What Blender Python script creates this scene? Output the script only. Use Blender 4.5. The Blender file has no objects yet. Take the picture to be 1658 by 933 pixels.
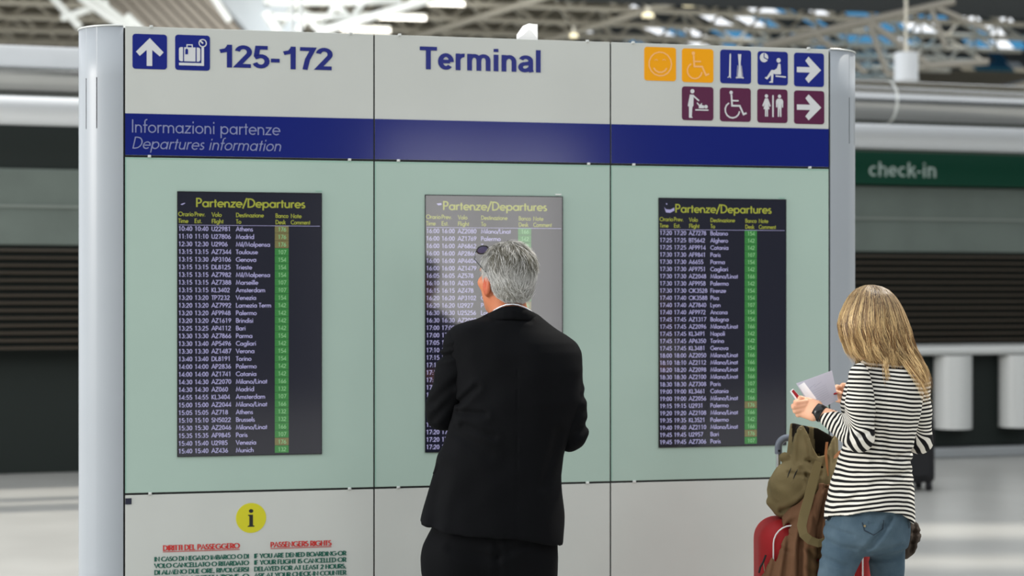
import bpy, bmesh, math, random
import numpy as np
from mathutils import Vector, Matrix, Euler
PI = math.pi
rnd = random.Random(7)
nrs = np.random.RandomState(11)
scn = bpy.context.scene
COL = scn.collection

# ---------------------------------------------------------------- camera
F = 2722.0            # focal length in pixels of the 1658 px wide frame
EYE = 1.65            # camera height
HY = 475.4            # horizon row
cd = bpy.data.cameras.new('camera')
cam = bpy.data.objects.new('camera', cd)
COL.objects.link(cam)
cam.location = (0, 0, EYE)
cam.rotation_euler = (PI/2, 0, 0)
cd.sensor_width = 36.0
cd.lens = 36.0*F/1658.0
cd.shift_y = (HY-466.5)/1658.0
cd.clip_end = 400
cd.dof.use_dof = True
cd.dof.focus_distance = 5.35
cd.dof.aperture_fstop = 2.6
scn.camera = cam

# ---------------------------------------------------------------- sky, sun, exposure
wd = bpy.data.worlds.new('sky')
scn.world = wd
wd.use_nodes = True
bg = wd.node_tree.nodes['Background']
bg.inputs[0].default_value = (0.93, 0.965, 1.0, 1)
bg.inputs[1].default_value = 1.45
sd = bpy.data.lights.new('sun', 'SUN')
sd.energy = 3.2
sd.angle = math.radians(2.0)
sd.color = (1.0, 0.94, 0.84)
sun = bpy.data.objects.new('sun', sd)
COL.objects.link(sun)
# daylight comes from high on the right, behind the sign wall
SUNDIR = Vector((0.42, 0.40, 0.82)).normalized()
sun.rotation_euler = SUNDIR.to_track_quat('Z', 'Y').to_euler()
sun.location = (10, 10, 20)
def area_lamp(name, loc, aim, power, size, color=(1, 1, 1)):
    l = bpy.data.lights.new(name, 'AREA')
    l.energy = power; l.size = size; l.color = color; l.shape = 'DISK'
    o = bpy.data.objects.new(name, l)
    COL.objects.link(o)
    o.location = loc
    o.rotation_euler = (Vector(loc)-Vector(aim)).to_track_quat('Z', 'Y').to_euler()
    return o
area_lamp('daylight_left', (-15, 1.5, 5.0), (0, 5.6, 1.4), 1700, 5.0, (1.0, 0.97, 0.93))
vs = scn.view_settings
vs.view_transform = 'Standard'
vs.look = 'None'
vs.exposure = 0.0
vs.gamma = 1.0
vs.use_curve_mapping = False
scn.cycles.max_bounces = 6
scn.cycles.sample_clamp_indirect = 6.0

# ---------------------------------------------------------------- helpers
def pix(px, py, Y):
    "world point seen at pixel (px,py) of the photograph at depth Y"
    return Vector(((px-829.0)*Y/F, Y, EYE+(HY-py)*Y/F))

def lin(r, g, b):
    def f(c):
        c /= 255.0
        return c/12.92 if c <= 0.04045 else ((c+0.055)/1.055)**2.4
    return (f(r), f(g), f(b))

MATS = {}
def mat(name, rgb, rough=0.5, metal=0.0, spec=0.5, noise=0.0, nscale=20.0, bump=0.0, bscale=80.0,
        emit=None, estr=0.0, ior=1.45, attr=None, alpha=1.0, sheen=0.0, ntint=None, transl=0.0, stretch=None):
    if name in MATS: return MATS[name]
    m = bpy.data.materials.new(name); m.use_nodes = True
    nt = m.node_tree; N = nt.nodes; L = nt.links
    b = N['Principled BSDF']
    b.inputs['Base Color'].default_value = (*rgb, 1)
    b.inputs['Roughness'].default_value = rough
    b.inputs['Metallic'].default_value = metal
    b.inputs['Specular IOR Level'].default_value = spec
    b.inputs['IOR'].default_value = ior
    if sheen:
        b.inputs['Sheen Weight'].default_value = sheen
    tc = N.new('ShaderNodeTexCoord')
    vec = tc.outputs['Object']
    if stretch:
        mp = N.new('ShaderNodeMapping'); mp.inputs['Scale'].default_value = stretch
        L.new(vec, mp.inputs[0]); vec = mp.outputs[0]
    col = None
    if attr:
        a = N.new('ShaderNodeAttribute'); a.attribute_name = attr
        col = a.outputs['Color']
        L.new(col, b.inputs['Base Color'])
    if noise:
        n = N.new('ShaderNodeTexNoise'); n.inputs['Scale'].default_value = nscale
        n.inputs['Detail'].default_value = 5
        L.new(vec, n.inputs['Vector'])
        mx = N.new('ShaderNodeMix'); mx.data_type = 'RGBA'
        t = ntint if ntint else tuple(c*(1-noise) for c in rgb)
        mx.inputs['A'].default_value = (*rgb, 1)
        mx.inputs['B'].default_value = (*t, 1)
        rp = N.new('ShaderNodeMapRange'); rp.inputs[1].default_value = 0.35; rp.inputs[2].default_value = 0.65
        L.new(n.outputs['Fac'], rp.inputs[0]); L.new(rp.outputs[0], mx.inputs['Factor'])
        if col: L.new(col, mx.inputs['A'])
        L.new(mx.outputs['Result'], b.inputs['Base Color'])
    if bump:
        n2 = N.new('ShaderNodeTexNoise'); n2.inputs['Scale'].default_value = bscale
        n2.inputs['Detail'].default_value = 4
        L.new(vec, n2.inputs['Vector'])
        bp = N.new('ShaderNodeBump'); bp.inputs['Strength'].default_value = bump
        bp.inputs['Distance'].default_value = 0.01
        L.new(n2.outputs['Fac'], bp.inputs['Height']); L.new(bp.outputs[0], b.inputs['Normal'])
    if emit:
        b.inputs['Emission Color'].default_value = (*emit, 1)
        b.inputs['Emission Strength'].default_value = estr
    if transl:
        tr = N.new('ShaderNodeBsdfTranslucent'); tr.inputs[0].default_value = (*rgb, 1)
        ms = N.new('ShaderNodeMixShader'); ms.inputs[0].default_value = transl
        L.new(b.outputs[0], ms.inputs[1]); L.new(tr.outputs[0], ms.inputs[2])
        L.new(ms.outputs[0], N['Material Output'].inputs[0])
    MATS[name] = m
    return m

def link(name, me, mats, parent=None, loc=None):
    if not isinstance(mats, (list, tuple)): mats = [mats]
    if not me.materials:
        for m in mats: me.materials.append(m)
    o = bpy.data.objects.new(name, me)
    COL.objects.link(o)
    if parent is not None: o.parent = parent
    if loc is not None: o.location = loc
    return o

def tag(o, label=None, cat=None, group=None, kind=None):
    if label: o['label'] = label
    if cat: o['category'] = cat
    if group: o['group'] = group
    if kind: o['kind'] = kind
    return o

def empty(name, loc=(0, 0, 0), rz=0.0, parent=None):
    o = bpy.data.objects.new(name, None); COL.objects.link(o)
    o.location = loc; o.rotation_euler = (0, 0, rz); o.empty_display_size = 0.1
    if parent is not None: o.parent = parent
    return o

class MB:
    "collects vertices and faces; build() links them as one mesh object"
    def __init__(s):
        s.v = []; s.f = []; s.m = []; s.sm = []
    def add(s, vs, fs, mi=0, smooth=False):
        n = len(s.v); s.v.extend([tuple(p) for p in vs])
        for f in fs:
            s.f.append([n+i for i in f]); s.m.append(mi); s.sm.append(smooth)
        return s
    def box(s, lo, hi, mi=0, bev=0.0):
        x0, y0, z0 = lo; x1, y1, z1 = hi
        if bev <= 0:
            vs = [(x0,y0,z0),(x1,y0,z0),(x1,y1,z0),(x0,y1,z0),(x0,y0,z1),(x1,y0,z1),(x1,y1,z1),(x0,y1,z1)]
            return s.add(vs, [(0,3,2,1),(4,5,6,7),(0,1,5,4),(1,2,6,5),(2,3,7,6),(3,0,4,7)], mi)
        bm = bmesh.new()
        bmesh.ops.create_cube(bm, size=1.0)
        for v in bm.verts:
            v.co = Vector(((x0+x1)/2+v.co.x*(x1-x0), (y0+y1)/2+v.co.y*(y1-y0), (z0+z1)/2+v.co.z*(z1-z0)))
        bmesh.ops.bevel(bm, geom=list(bm.edges), offset=bev, segments=2, affect='EDGES', profile=0.5)
        bm.verts.index_update()
        s.add([v.co[:] for v in bm.verts], [[v.index for v in f.verts] for f in bm.faces], mi)
        bm.free(); return s
    def prism(s, poly, y0, y1, mi=0, mside=None):
        "poly in the x-z plane pushed from y0 (front) to y1"
        n = len(poly)
        vs = [(p[0], y0, p[1]) for p in poly]+[(p[0], y1, p[1]) for p in poly]
        s.add(vs, [list(range(n)), list(range(2*n-1, n-1, -1))], mi)
        s.add(vs, [(i, n+i, n+(i+1) % n, (i+1) % n) for i in range(n)], mi if mside is None else mside)
        return s
    def zprism(s, poly, z0, z1, mi=0, smooth=False):
        n = len(poly)
        vs = [(p[0], p[1], z0) for p in poly]+[(p[0], p[1], z1) for p in poly]
        s.add(vs, [list(range(n-1, -1, -1)), list(range(n, 2*n))], mi)
        s.add(vs, [(i, (i+1) % n, n+(i+1) % n, n+i) for i in range(n)], mi, smooth)
        return s
    def tube(s, pts, r, seg=8, mi=0, caps=True, flat=None, smooth=True):
        "round tube along pts; r number or list; flat=(a,b) cross-section factors"
        pts = [Vector(p) for p in pts]; n = len(pts)
        rs = r if isinstance(r, (list, tuple)) else [r]*n
        up = Vector((0, 0, 1)); prev = None; rings = []
        for i in range(n):
            d = (pts[min(i+1, n-1)]-pts[max(i-1, 0)]).normalized()
            if prev is None:
                a = up if abs(d.dot(up)) < 0.95 else Vector((1, 0, 0))
                x = d.cross(a).normalized()
            else:
                x = (prev-d*prev.dot(d)).normalized()
            prev = x; y = d.cross(x)
            fa, fb = flat if flat else (1, 1)
            rings.append([pts[i]+x*math.cos(2*PI*k/seg)*rs[i]*fa+y*math.sin(2*PI*k/seg)*rs[i]*fb for k in range(seg)])
        vs = [p[:] for R in rings for p in R]
        fs = []
        for i in range(n-1):
            for k in range(seg):
                fs.append((i*seg+k, i*seg+(k+1) % seg, (i+1)*seg+(k+1) % seg, (i+1)*seg+k))
        s.add(vs, fs, mi, smooth)
        if caps:
            s.add(vs, [list(range(seg-1, -1, -1)), list(range((n-1)*seg, n*seg))], mi)
        return s
    def mesh(s, name):
        me = bpy.data.meshes.new(name)
        me.from_pydata(s.v, [], s.f)
        me.polygons.foreach_set('material_index', s.m)
        me.polygons.foreach_set('use_smooth', s.sm)
        me.update(); return me
    def build(s, name, mats, parent=None, loc=None):
        if loc is not None and parent is None:
            lx, ly, lz = loc
            s.v = [(x-lx, y-ly, z-lz) for x, y, z in s.v]
        return link(name, s.mesh(name), mats, parent, loc)

def rrect(x0, z0, x1, z1, r, n=5):
    out = []
    for cx, cz, a0 in ((x1-r, z1-r, 0), (x0+r, z1-r, 90), (x0+r, z0+r, 180), (x1-r, z0+r, 270)):
        for k in range(n+1):
            a = math.radians(a0+90*k/n)
            out.append((cx+r*math.cos(a), cz+r*math.sin(a)))
    return out[::-1]

# ---------------------------------------------------------------- stroke lettering (geometric sans)
def arc(cx, cy, rx, ry, a0, a1, n=None):
    if n is None: n = max(4, int(abs(a1-a0)/24))
    return [(cx+rx*math.cos(math.radians(a0+(a1-a0)*k/n)), cy+ry*math.sin(math.radians(a0+(a1-a0)*k/n))) for k in range(n+1)]
AC = lambda *a: arc(*a)
G = {
 'A': (.76, [[(.04,0),(.38,.97),(.72,0)], [(.15,.32),(.61,.32)]]),
 'B': (.60, [[(.1,.05),(.1,.95),(.3,.95)]+AC(.3,.73,.19,.22,90,-90)+[(.1,.51)], [(.3,.51)]+AC(.32,.28,.22,.23,90,-90)+[(.1,.05)]]),
 'C': (.80, [AC(.5,.5,.43,.45,48,312)]),
 'D': (.76, [[(.1,.05),(.1,.95),(.28,.95)]+AC(.28,.5,.4,.45,90,-90)+[(.1,.05)]]),
 'E': (.54, [[(.5,.95),(.1,.95),(.1,.05),(.5,.05)], [(.1,.52),(.46,.52)]]),
 'F': (.50, [[(.48,.95),(.1,.95),(.1,0)], [(.1,.50),(.44,.50)]]),
 'G': (.92, [AC(.5,.5,.43,.45,45,355)+[(.55,.46)]]),
 'H': (.72, [[(.1,0),(.1,1)], [(.62,0),(.62,1)], [(.1,.52),(.62,.52)]]),
 'I': (.24, [[(.12,0),(.12,1)]]),
 'K': (.64, [[(.1,0),(.1,1)], [(.54,1),(.14,.5),(.6,0)]]),
 'L': (.50, [[(.1,1),(.1,.05),(.48,.05)]]),
 'M': (.92, [[(.08,0),(.2,.95),(.46,.12),(.72,.95),(.84,0)]]),
 'N': (.78, [[(.1,0),(.1,.93),(.67,.07),(.67,1)]]),
 'O': (.98, [AC(.49,.5,.43,.45,0,360)]),
 'P': (.58, [[(.1,0),(.1,.95),(.28,.95)]+AC(.28,.7,.22,.25,90,-90)+[(.1,.45)]]),
 'R': (.60, [[(.1,0),(.1,.95),(.28,.95)]+AC(.28,.7,.21,.25,90,-90)+[(.1,.45)], [(.28,.45),(.56,0)]]),
 'S': (.54, [AC(.28,.72,.18,.23,40,250)+AC(.26,.28,.21,.23,75,-150)]),
 'T': (.54, [[(.02,.95),(.52,.95)], [(.27,.95),(.27,0)]]),
 'U': (.70, [[(.1,1),(.1,.35)]+AC(.35,.32,.25,.27,180,360)+[(.6,1)]]),
 'V': (.72, [[(.03,1),(.36,.04),(.69,1)]]),
 'Y': (.66, [[(.03,1),(.33,.48),(.63,1)], [(.33,.48),(.33,0)]]),
 'Z': (.62, [[(.06,.95),(.54,.95),(.06,.05),(.56,.05)]]),
 '0': (.60, [AC(.3,.5,.21,.45,0,360)]),
 '1': (.60, [[(.14,.82),(.32,.95),(.32,0)]]),
 '2': (.60, [AC(.29,.70,.19,.25,170,-25)+[(.08,.05),(.54,.05)]]),
 '3': (.60, [AC(.28,.74,.17,.21,150,-90), AC(.28,.29,.21,.24,90,-155)]),
 '4': (.60, [[(.44,0),(.44,.95),(.06,.25),(.57,.25)]]),
 '5': (.60, [[(.50,.95),(.19,.95),(.13,.58)]+AC(.28,.32,.23,.27,115,-145)]),
 '6': (.60, [[(.40,.97),(.12,.42)], AC(.3,.29,.21,.24,0,360)]),
 '7': (.60, [[(.06,.95),(.53,.95),(.2,0)]]),
 '8': (.60, [AC(.3,.73,.16,.21,0,360), AC(.3,.28,.21,.23,0,360)]),
 '9': (.60, [[(.20,.03),(.48,.58)], AC(.3,.71,.21,.24,0,360)]),
 ':': (.26, [[(.13,.02),(.13,.14)], [(.13,.46),(.13,.58)]]),
 '.': (.26, [[(.13,0),(.13,.12)]]),
 ',': (.26, [[(.15,.12),(.09,-.1)]]),
 '-': (.36, [[(.05,.36),(.31,.36)]]),
 '/': (.46, [[(.04,-.12),(.42,1.05)]]),
 'a': (.68, [AC(.32,.31,.24,.27,0,360), [(.57,0),(.57,.62)]]),
 'b': (.68, [[(.11,0),(.11,1.06)], AC(.36,.31,.24,.27,0,360)]),
 'c': (.54, [AC(.33,.31,.25,.27,50,310)]),
 'd': (.68, [AC(.32,.31,.24,.27,0,360), [(.57,0),(.57,1.06)]]),
 'e': (.62, [[(.07,.31),(.56,.31)]+AC(.32,.31,.25,.27,0,315)]),
 'f': (.34, [[(.15,0),(.15,.8)]+AC(.29,.85,.14,.16,180,80), [(.02,.58),(.32,.58)]]),
 'g': (.68, [AC(.32,.31,.24,.27,0,360), [(.57,.62),(.57,-.05)]+AC(.34,-.05,.23,.2,0,-150)]),
 'h': (.60, [[(.1,0),(.1,1.06)], [(.1,.3)]+AC(.29,.34,.2,.24,180,0)+[(.49,0)]]),
 'i': (.24, [[(.12,0),(.12,.62)], [(.12,.80),(.12,.93)]]),
 'k': (.56, [[(.1,0),(.1,1.06)], [(.46,.62),(.13,.33),(.50,0)]]),
 'l': (.24, [[(.12,0),(.12,1.06)]]),
 'm': (.92, [[(.1,0),(.1,.62)], [(.1,.3)]+AC(.28,.38,.18,.2,180,0)+[(.46,0)], [(.46,.3)]+AC(.64,.38,.18,.2,180,0)+[(.82,0)]]),
 'n': (.60, [[(.1,0),(.1,.62)], [(.1,.3)]+AC(.29,.34,.2,.24,180,0)+[(.49,0)]]),
 'o': (.64, [AC(.32,.31,.25,.27,0,360)]),
 'p': (.68, [[(.11,-.3),(.11,.62)], AC(.36,.31,.24,.27,0,360)]),
 'r': (.38, [[(.1,0),(.1,.62)], [(.1,.34)]+AC(.28,.38,.18,.2,180,65)]),
 's': (.42, [AC(.22,.45,.12,.13,40,250)+AC(.2,.17,.14,.13,75,-150)]),
 't': (.34, [[(.17,0),(.17,.85)], [(.03,.58),(.31,.58)]]),
 'u': (.60, [[(.1,.62),(.1,.28)]+AC(.29,.26,.2,.22,180,360)+[(.49,.62)], [(.49,.3),(.49,0)]]),
 'v': (.54, [[(.04,.62),(.27,.03),(.50,.62)]]),
 'y': (.54, [[(.04,.62),(.28,.06)], [(.50,.62),(.16,-.3)]]),
 'z': (.50, [[(.06,.57),(.43,.57),(.06,.05),(.45,.05)]]),
 ' ': (.30, []),
}
def ribbon(poly, w, contrast=1.0, ext=0.0):
    "quads along a 2D polyline"
    poly = [p for i, p in enumerate(poly) if i == 0 or math.hypot(p[0]-poly[i-1][0], p[1]-poly[i-1][1]) > 1e-4]
    n = len(poly)
    closed = n > 3 and math.hypot(poly[0][0]-poly[-1][0], poly[0][1]-poly[-1][1]) < 1e-6
    if closed: poly = poly[:-1]; n -= 1
    L = []; R = []
    for i in range(n):
        p = poly[i]
        a = poly[i-1] if (i > 0 or closed) else None
        b = poly[(i+1) % n] if (i < n-1 or closed) else None
        def dr(q, r):
            l = math.hypot(r[0]-q[0], r[1]-q[1]) or 1e-9
            return ((r[0]-q[0])/l, (r[1]-q[1])/l)
        if a is None: d1 = d2 = dr(p, b)
        elif b is None: d1 = d2 = dr(a, p)
        else: d1, d2 = dr(a, p), dr(p, b)
        nx, ny = -(d1[1]+d2[1]), (d1[0]+d2[0])
        l = math.hypot(nx, ny)
        if l < 0.3: nx, ny, l = -d2[1], d2[0], 1.0
        nx /= l; ny /= l
        c = max(0.45, nx*-d2[1]+ny*d2[0])
        hw = w/2/c
        if contrast < 1.0:
            hw *= contrast+(1-contrast)*abs(nx)
        L.append((p[0]+nx*hw, p[1]+ny*hw)); R.append((p[0]-nx*hw, p[1]-ny*hw))
    q = []
    for i in range(n if closed else n-1):
        j = (i+1) % n
        q.append((L[i], L[j], R[j], R[i]))
    return q
def text_width(t, track=0.0):
    return sum(G[c][0]+track for c in t)
def stroke_text(mb, t, x, z, size, xs=1.0, w=0.11, slant=0.0, y=0.0, mi=0, track=0.0, contrast=1.0, serif=0.0, slope=0.0):
    cx = 0.0
    for ch in t:
        adv, strokes = G[ch]
        for si, s in enumerate(strokes):
            qs = ribbon(s, w, contrast)
            if serif:
                for e, o in ((s[0], s[1]), (s[-1], s[-2])):
                    if s[0] == s[-1]: continue
                    if abs(o[1]-e[1]) > 1.2*abs(o[0]-e[0]) and (e[1] < 0.1 or e[1] > .9):
                        zz = 0.03 if e[1] < 0.5 else 0.97
                        qs.append(((e[0]-serif, zz-.03), (e[0]+serif, zz-.03), (e[0]+serif, zz+.03), (e[0]-serif, zz+.03)))
            for q in qs:
                vs = []
                for a, b in q:
                    X = x+(cx+a+b*slant)*size*xs
                    vs.append((X, y-.00005*si, z+b*size+slope*(X-x)))
                # keep faces toward -y
                ar = (vs[1][0]-vs[0][0])*(vs[2][2]-vs[0][2])-(vs[2][0]-vs[0][0])*(vs[1][2]-vs[0][2])
                mb.add(vs, [(0, 1, 2, 3) if ar > 0 else (3, 2, 1, 0)], mi)
        cx += adv+track
    return x+cx*size*xs
def font_text(t, bold=0.0):
    "outline lettering of Blender's own font as a mesh: verts (x,z), faces"
    cu = bpy.data.curves.new('t', 'FONT'); cu.body = t; cu.size = 1; cu.offset = bold; cu.resolution_u = 4
    ob = bpy.data.objects.new('t', cu); COL.objects.link(ob)
    dg = bpy.context.evaluated_depsgraph_get(); dg.update()
    me = bpy.data.meshes.new_from_object(ob.evaluated_get(dg))
    vs = [(v.co.x, v.co.y) for v in me.vertices]; fs = [list(p.vertices) for p in me.polygons]
    bpy.data.objects.remove(ob); bpy.data.curves.remove(cu); bpy.data.meshes.remove(me)
    return vs, fs
def fit_font(mb, t, x0, x1, z0, z1, y, mi=0, bold=0.0, ref=None):
    "scale the text so its ink runs x0..x1 and its capitals z0..z1"
    vs, fs = font_text(t, bold)
    xa = min(v[0] for v in vs); xb = max(v[0] for v in vs)
    rv = font_text(ref or t, bold)[0]
    za = min(v[1] for v in rv); zb = max(v[1] for v in rv)
    out = [(x0+(v[0]-xa)/(xb-xa)*(x1-x0), y, z0+(v[1]-za)/(zb-za)*(z1-z0)) for v in vs]
    mb.add(out, fs, mi)

# ---------------------------------------------------------------- signed distance modelling
def sd_ell(P, c, r, R=None):
    q = P-np.array(c, np.float32)
    if R is not None: q = q@np.array(R, np.float32)
    r = np.array(r, np.float32)
    k0 = np.sqrt(((q/r)**2).sum(1)); k1 = np.sqrt(((q/(r*r))**2).sum(1))+1e-9
    return k0*(k0-1.0)/k1
def sd_cone(P, a, b, r1, r2):
    a = np.array(a, np.float32); b = np.array(b, np.float32); ab = b-a
    t = np.clip(((P-a)@ab)/max(float(ab@ab), 1e-9), 0, 1)
    d = P-a-t[:, None]*ab
    return np.sqrt((d*d).sum(1))-(r1+(r2-r1)*t)
def sd_chain(P, pts, rs, k=0.0):
    d = None
    for i in range(len(pts)-1):
        e = sd_cone(P, pts[i], pts[i+1], rs[i], rs[i+1])
        d = e if d is None else (np.minimum(d, e) if k <= 0 else smin(d, e, k))
    return d
def sd_box(P, c, h, r=0.0, R=None):
    q = P-np.array(c, np.float32)
    if R is not None: q = q@np.array(R, np.float32)
    q = np.abs(q)-(np.array(h, np.float32)-r)
    return np.sqrt((np.maximum(q, 0)**2).sum(1))+np.minimum(q.max(1), 0)-r
def smin(a, b, k):
    h = np.clip(0.5+0.5*(b-a)/k, 0, 1)
    return b*(1-h)+a*h-k*h*(1-h)
def smax(a, b, k): return -smin(-a, -b, k)
def groove(P, d, pts, r, depth):
    "press a fold line into the surface"
    e = None
    for i in range(len(pts)-1):
        c = sd_cone(P, pts[i], pts[i+1], 0, 0)
        e = c if e is None else np.minimum(e, c)
    return d+depth*np.exp(-(e/r)**2)
def fold(P, d, pts, r, depth):
    "a crease seen from behind: distance is measured in the upright plane only"
    Q = P.copy(); Q[:, 1] = 0; e = None
    for i in range(len(pts)-1):
        a = np.array(pts[i], float); b = np.array(pts[i+1], float); a[1] = b[1] = 0
        c = sd_cone(Q, a, b, 0, 0); e = c if e is None else np.minimum(e, c)
    return d+depth*(np.exp(-(e/r)**2)-.45*np.exp(-((e-1.7*r)/r)**2))
def sd_loft(P, rows, n=2.4):
    "rows (z, cx, cy, a, b) from low to high: stacked superellipse sections"
    rows = np.array(rows, np.float32)
    z = P[:, 2]
    f = lambda j: np.interp(z, rows[:, 0], rows[:, j])
    cx, cy, a, b = f(1), f(2), f(3), f(4)
    qx = np.abs((P[:, 0]-cx)/a); qy = np.abs((P[:, 1]-cy)/b)
    g = (qx**n+qy**n)**(1.0/n)
    d = (g-1)*np.minimum(a, b)
    return np.maximum(d, np.maximum(rows[0, 0]-z, z-rows[-1, 0+0]))
def pnoise(P, s, seed=0):
    "cheap smooth noise made of sines"
    r = np.random.RandomState(seed); o = 0
    for i in range(6):
        k = r.normal(size=3).astype(np.float32)*s*(1+i*.35)
        o = o+np.sin(P@k+r.uniform(0, 6.28))/(1+i*.4)
    return o/3.0
def surface_net(f, lo, hi, h):
    lo = np.array(lo, float); hi = np.array(hi, float)
    n = np.ceil((hi-lo)/h).astype(int)+1
    xs = [lo[i]+h*np.arange(n[i]) for i in range(3)]
    g = np.stack(np.meshgrid(*xs, indexing='ij'), -1).reshape(-1, 3).astype(np.float32)
    D = np.empty(len(g), np.float32)
    for i in range(0, len(g), 400000): D[i:i+400000] = f(g[i:i+400000])
    D = D.reshape(n)
    S = D < 0
    nc = n-1
    cnt = np.zeros(nc, np.int8)
    for a in (0, 1):
        for b in (0, 1):
            for c in (0, 1):
                cnt += S[a:a+nc[0], b:b+nc[1], c:c+nc[2]]
    act = (cnt > 0) & (cnt < 8)
    idx = -np.ones(nc, np.int64); ii = np.argwhere(act); idx[act] = np.arange(len(ii))
    acc = np.zeros((len(ii), 3)); num = np.zeros(len(ii))
    cor = [(a, b, c) for a in (0, 1) for b in (0, 1) for c in (0, 1)]
    for p in range(8):
        for q in range(p+1, 8):
            A, B = cor[p], cor[q]
            if sum(abs(A[i]-B[i]) for i in range(3)) != 1: continue
            da = D[ii[:, 0]+A[0], ii[:, 1]+A[1], ii[:, 2]+A[2]]; db = D[ii[:, 0]+B[0], ii[:, 1]+B[1], ii[:, 2]+B[2]]
            m = (da < 0) != (db < 0)
            t = np.where(m, da/np.where(m, da-db, 1), 0)
            pt = np.array(A)+t[:, None]*(np.array(B)-np.array(A))
            acc += np.where(m[:, None], pt, 0); num += m
    V = lo+h*(ii+acc/np.maximum(num, 1)[:, None])
    Fc = []
    for ax in range(3):
        b, c = (ax+1) % 3, (ax+2) % 3
        sl0 = [slice(None)]*3; sl1 = [slice(None)]*3
        sl0[ax] = slice(0, nc[ax]); sl1[ax] = slice(1, n[ax])
        s0 = S[tuple(sl0)]; s1 = S[tuple(sl1)]
        m = s0 != s1
        e = np.argwhere(m)
        ok = (e[:, b] > 0) & (e[:, c] > 0) & (e[:, b] < nc[b]) & (e[:, c] < nc[c])
        e = e[ok]
        ins = s0[e[:, 0], e[:, 1], e[:, 2]]
        def at(db, dc):
            q = e.copy(); q[:, b] -= db; q[:, c] -= dc
            return idx[q[:, 0], q[:, 1], q[:, 2]]
        quad = np.stack([at(1, 1), at(0, 1), at(0, 0), at(1, 0)], 1)
        quad[~ins] = quad[~ins][:, ::-1]
        Fc.append(quad)
    return V, np.concatenate(Fc)
def smooth_mesh(V, Fq, it=1, lam=0.5):
    n = len(V)
    for _ in range(it):
        acc = np.zeros_like(V); c = np.zeros(n)
        for i in range(4):
            a = Fq[:, i]; b = Fq[:, (i+1) % 4]
            for k in range(3):
                acc[:, k] += np.bincount(a, V[b, k], n)+np.bincount(b, V[a, k], n)
            c += np.bincount(a, minlength=n)+np.bincount(b, minlength=n)
        V = V+lam*(acc/np.maximum(c, 1)[:, None]-V)
    return V
def np_mesh(name, V, Fq, smooth=True):
    me = bpy.data.meshes.new(name)
    V = np.asarray(V, np.float32); Fq = np.asarray(Fq, np.int32)
    k = Fq.shape[1]
    me.vertices.add(len(V)); me.vertices.foreach_set('co', V.ravel())
    me.loops.add(Fq.size); me.loops.foreach_set('vertex_index', Fq.ravel())
    me.polygons.add(len(Fq)); me.polygons.foreach_set('loop_start', np.arange(0, Fq.size, k, dtype=np.int32))
    me.polygons.foreach_set('loop_total', np.full(len(Fq), k, np.int32))
    me.polygons.foreach_set('use_smooth', np.full(len(Fq), smooth))
    me.update(calc_edges=True); me.validate()
    return me
def sdf_part(name, f, lo, hi, h, mats, parent=None, org=(0, 0, 0), smooth_it=1, color=None, attrs=None):
    V, Q = surface_net(f, lo, hi, h)
    V = smooth_mesh(V, Q, smooth_it)
    me = np_mesh(name, V-np.array(org), Q)
    if attrs:
        for an, fn in attrs.items():
            a = me.attributes.new(an, 'FLOAT', 'POINT'); a.data.foreach_set('value', fn(V).astype(np.float32))
    if color is not None:
        a = me.color_attributes.new('tint', 'FLOAT_COLOR', 'POINT')
        c = np.ones((len(V), 4), np.float32); c[:, :3] = color(V); a.data.foreach_set('color', c.ravel())
    return link(name, me, mats, parent)
def strands_mesh(name, paths, widths, tints, nrm):
    "paths (N,K,3): flat tapered ribbons, nrm (N,K,3) outward direction"
    N, K, _ = paths.shape
    tan = np.gradient(paths, axis=1)
    side = np.cross(tan, nrm); side /= (np.linalg.norm(side, axis=2, keepdims=True)+1e-9)
    prof = np.interp(np.linspace(0, 1, K), [0, .15, .6, 1], [.7, 1, .8, .12])
    hw = widths[:, None, None]*prof[None, :, None]*0.5
    lift = nrm/(np.linalg.norm(nrm, axis=2, keepdims=True)+1e-9)*hw*0.7
    V = np.stack([paths-side*hw, paths+lift, paths+side*hw], 2).reshape(-1, 3)
    base = (np.arange(N)*K*3)[:, None, None]
    k = np.arange(K-1)[None, :, None]*3
    q1 = base+k+np.array([0, 1, 4, 3])[None, None, :]
    q2 = base+k+np.array([1, 2, 5, 4])[None, None, :]
    Q = np.concatenate([q1.reshape(-1, 4), q2.reshape(-1, 4)])
    me = np_mesh(name, V, Q)
    a = me.color_attributes.new('tint', 'FLOAT_COLOR', 'POINT')
    c = np.ones((N, K*3, 4), np.float32)
    c[:, :, :3] = tints[:, None, :] if tints.ndim == 2 else np.repeat(tints, 3, axis=1)
    a.data.foreach_set('color', c.ravel())
    return me
# ================================================================ the sign wall
PA = Vector((-1.3865, 6.0)); PB = Vector((1.2443, 6.577))
BD = (PB-PA).normalized(); BN = Vector((BD.y, -BD.x))      # along the wall, and its normal toward the camera
BRZ = math.atan2(BD.y, BD.x)
def bz(px, py):
    "photograph pixel -> (u, z) on the front of the sign wall"
    d = Vector(((px-829.0)/F, 1.0))
    t = PA.dot(BN)/d.dot(BN)
    return ((d*t-PA).dot(BD), EYE+(HY-py)*t/F)
board = empty('information_board', (PA.x, PA.y, 0), BRZ)
tag(board, 'tall white and pale green sign wall showing three departures screens', 'sign')

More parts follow.
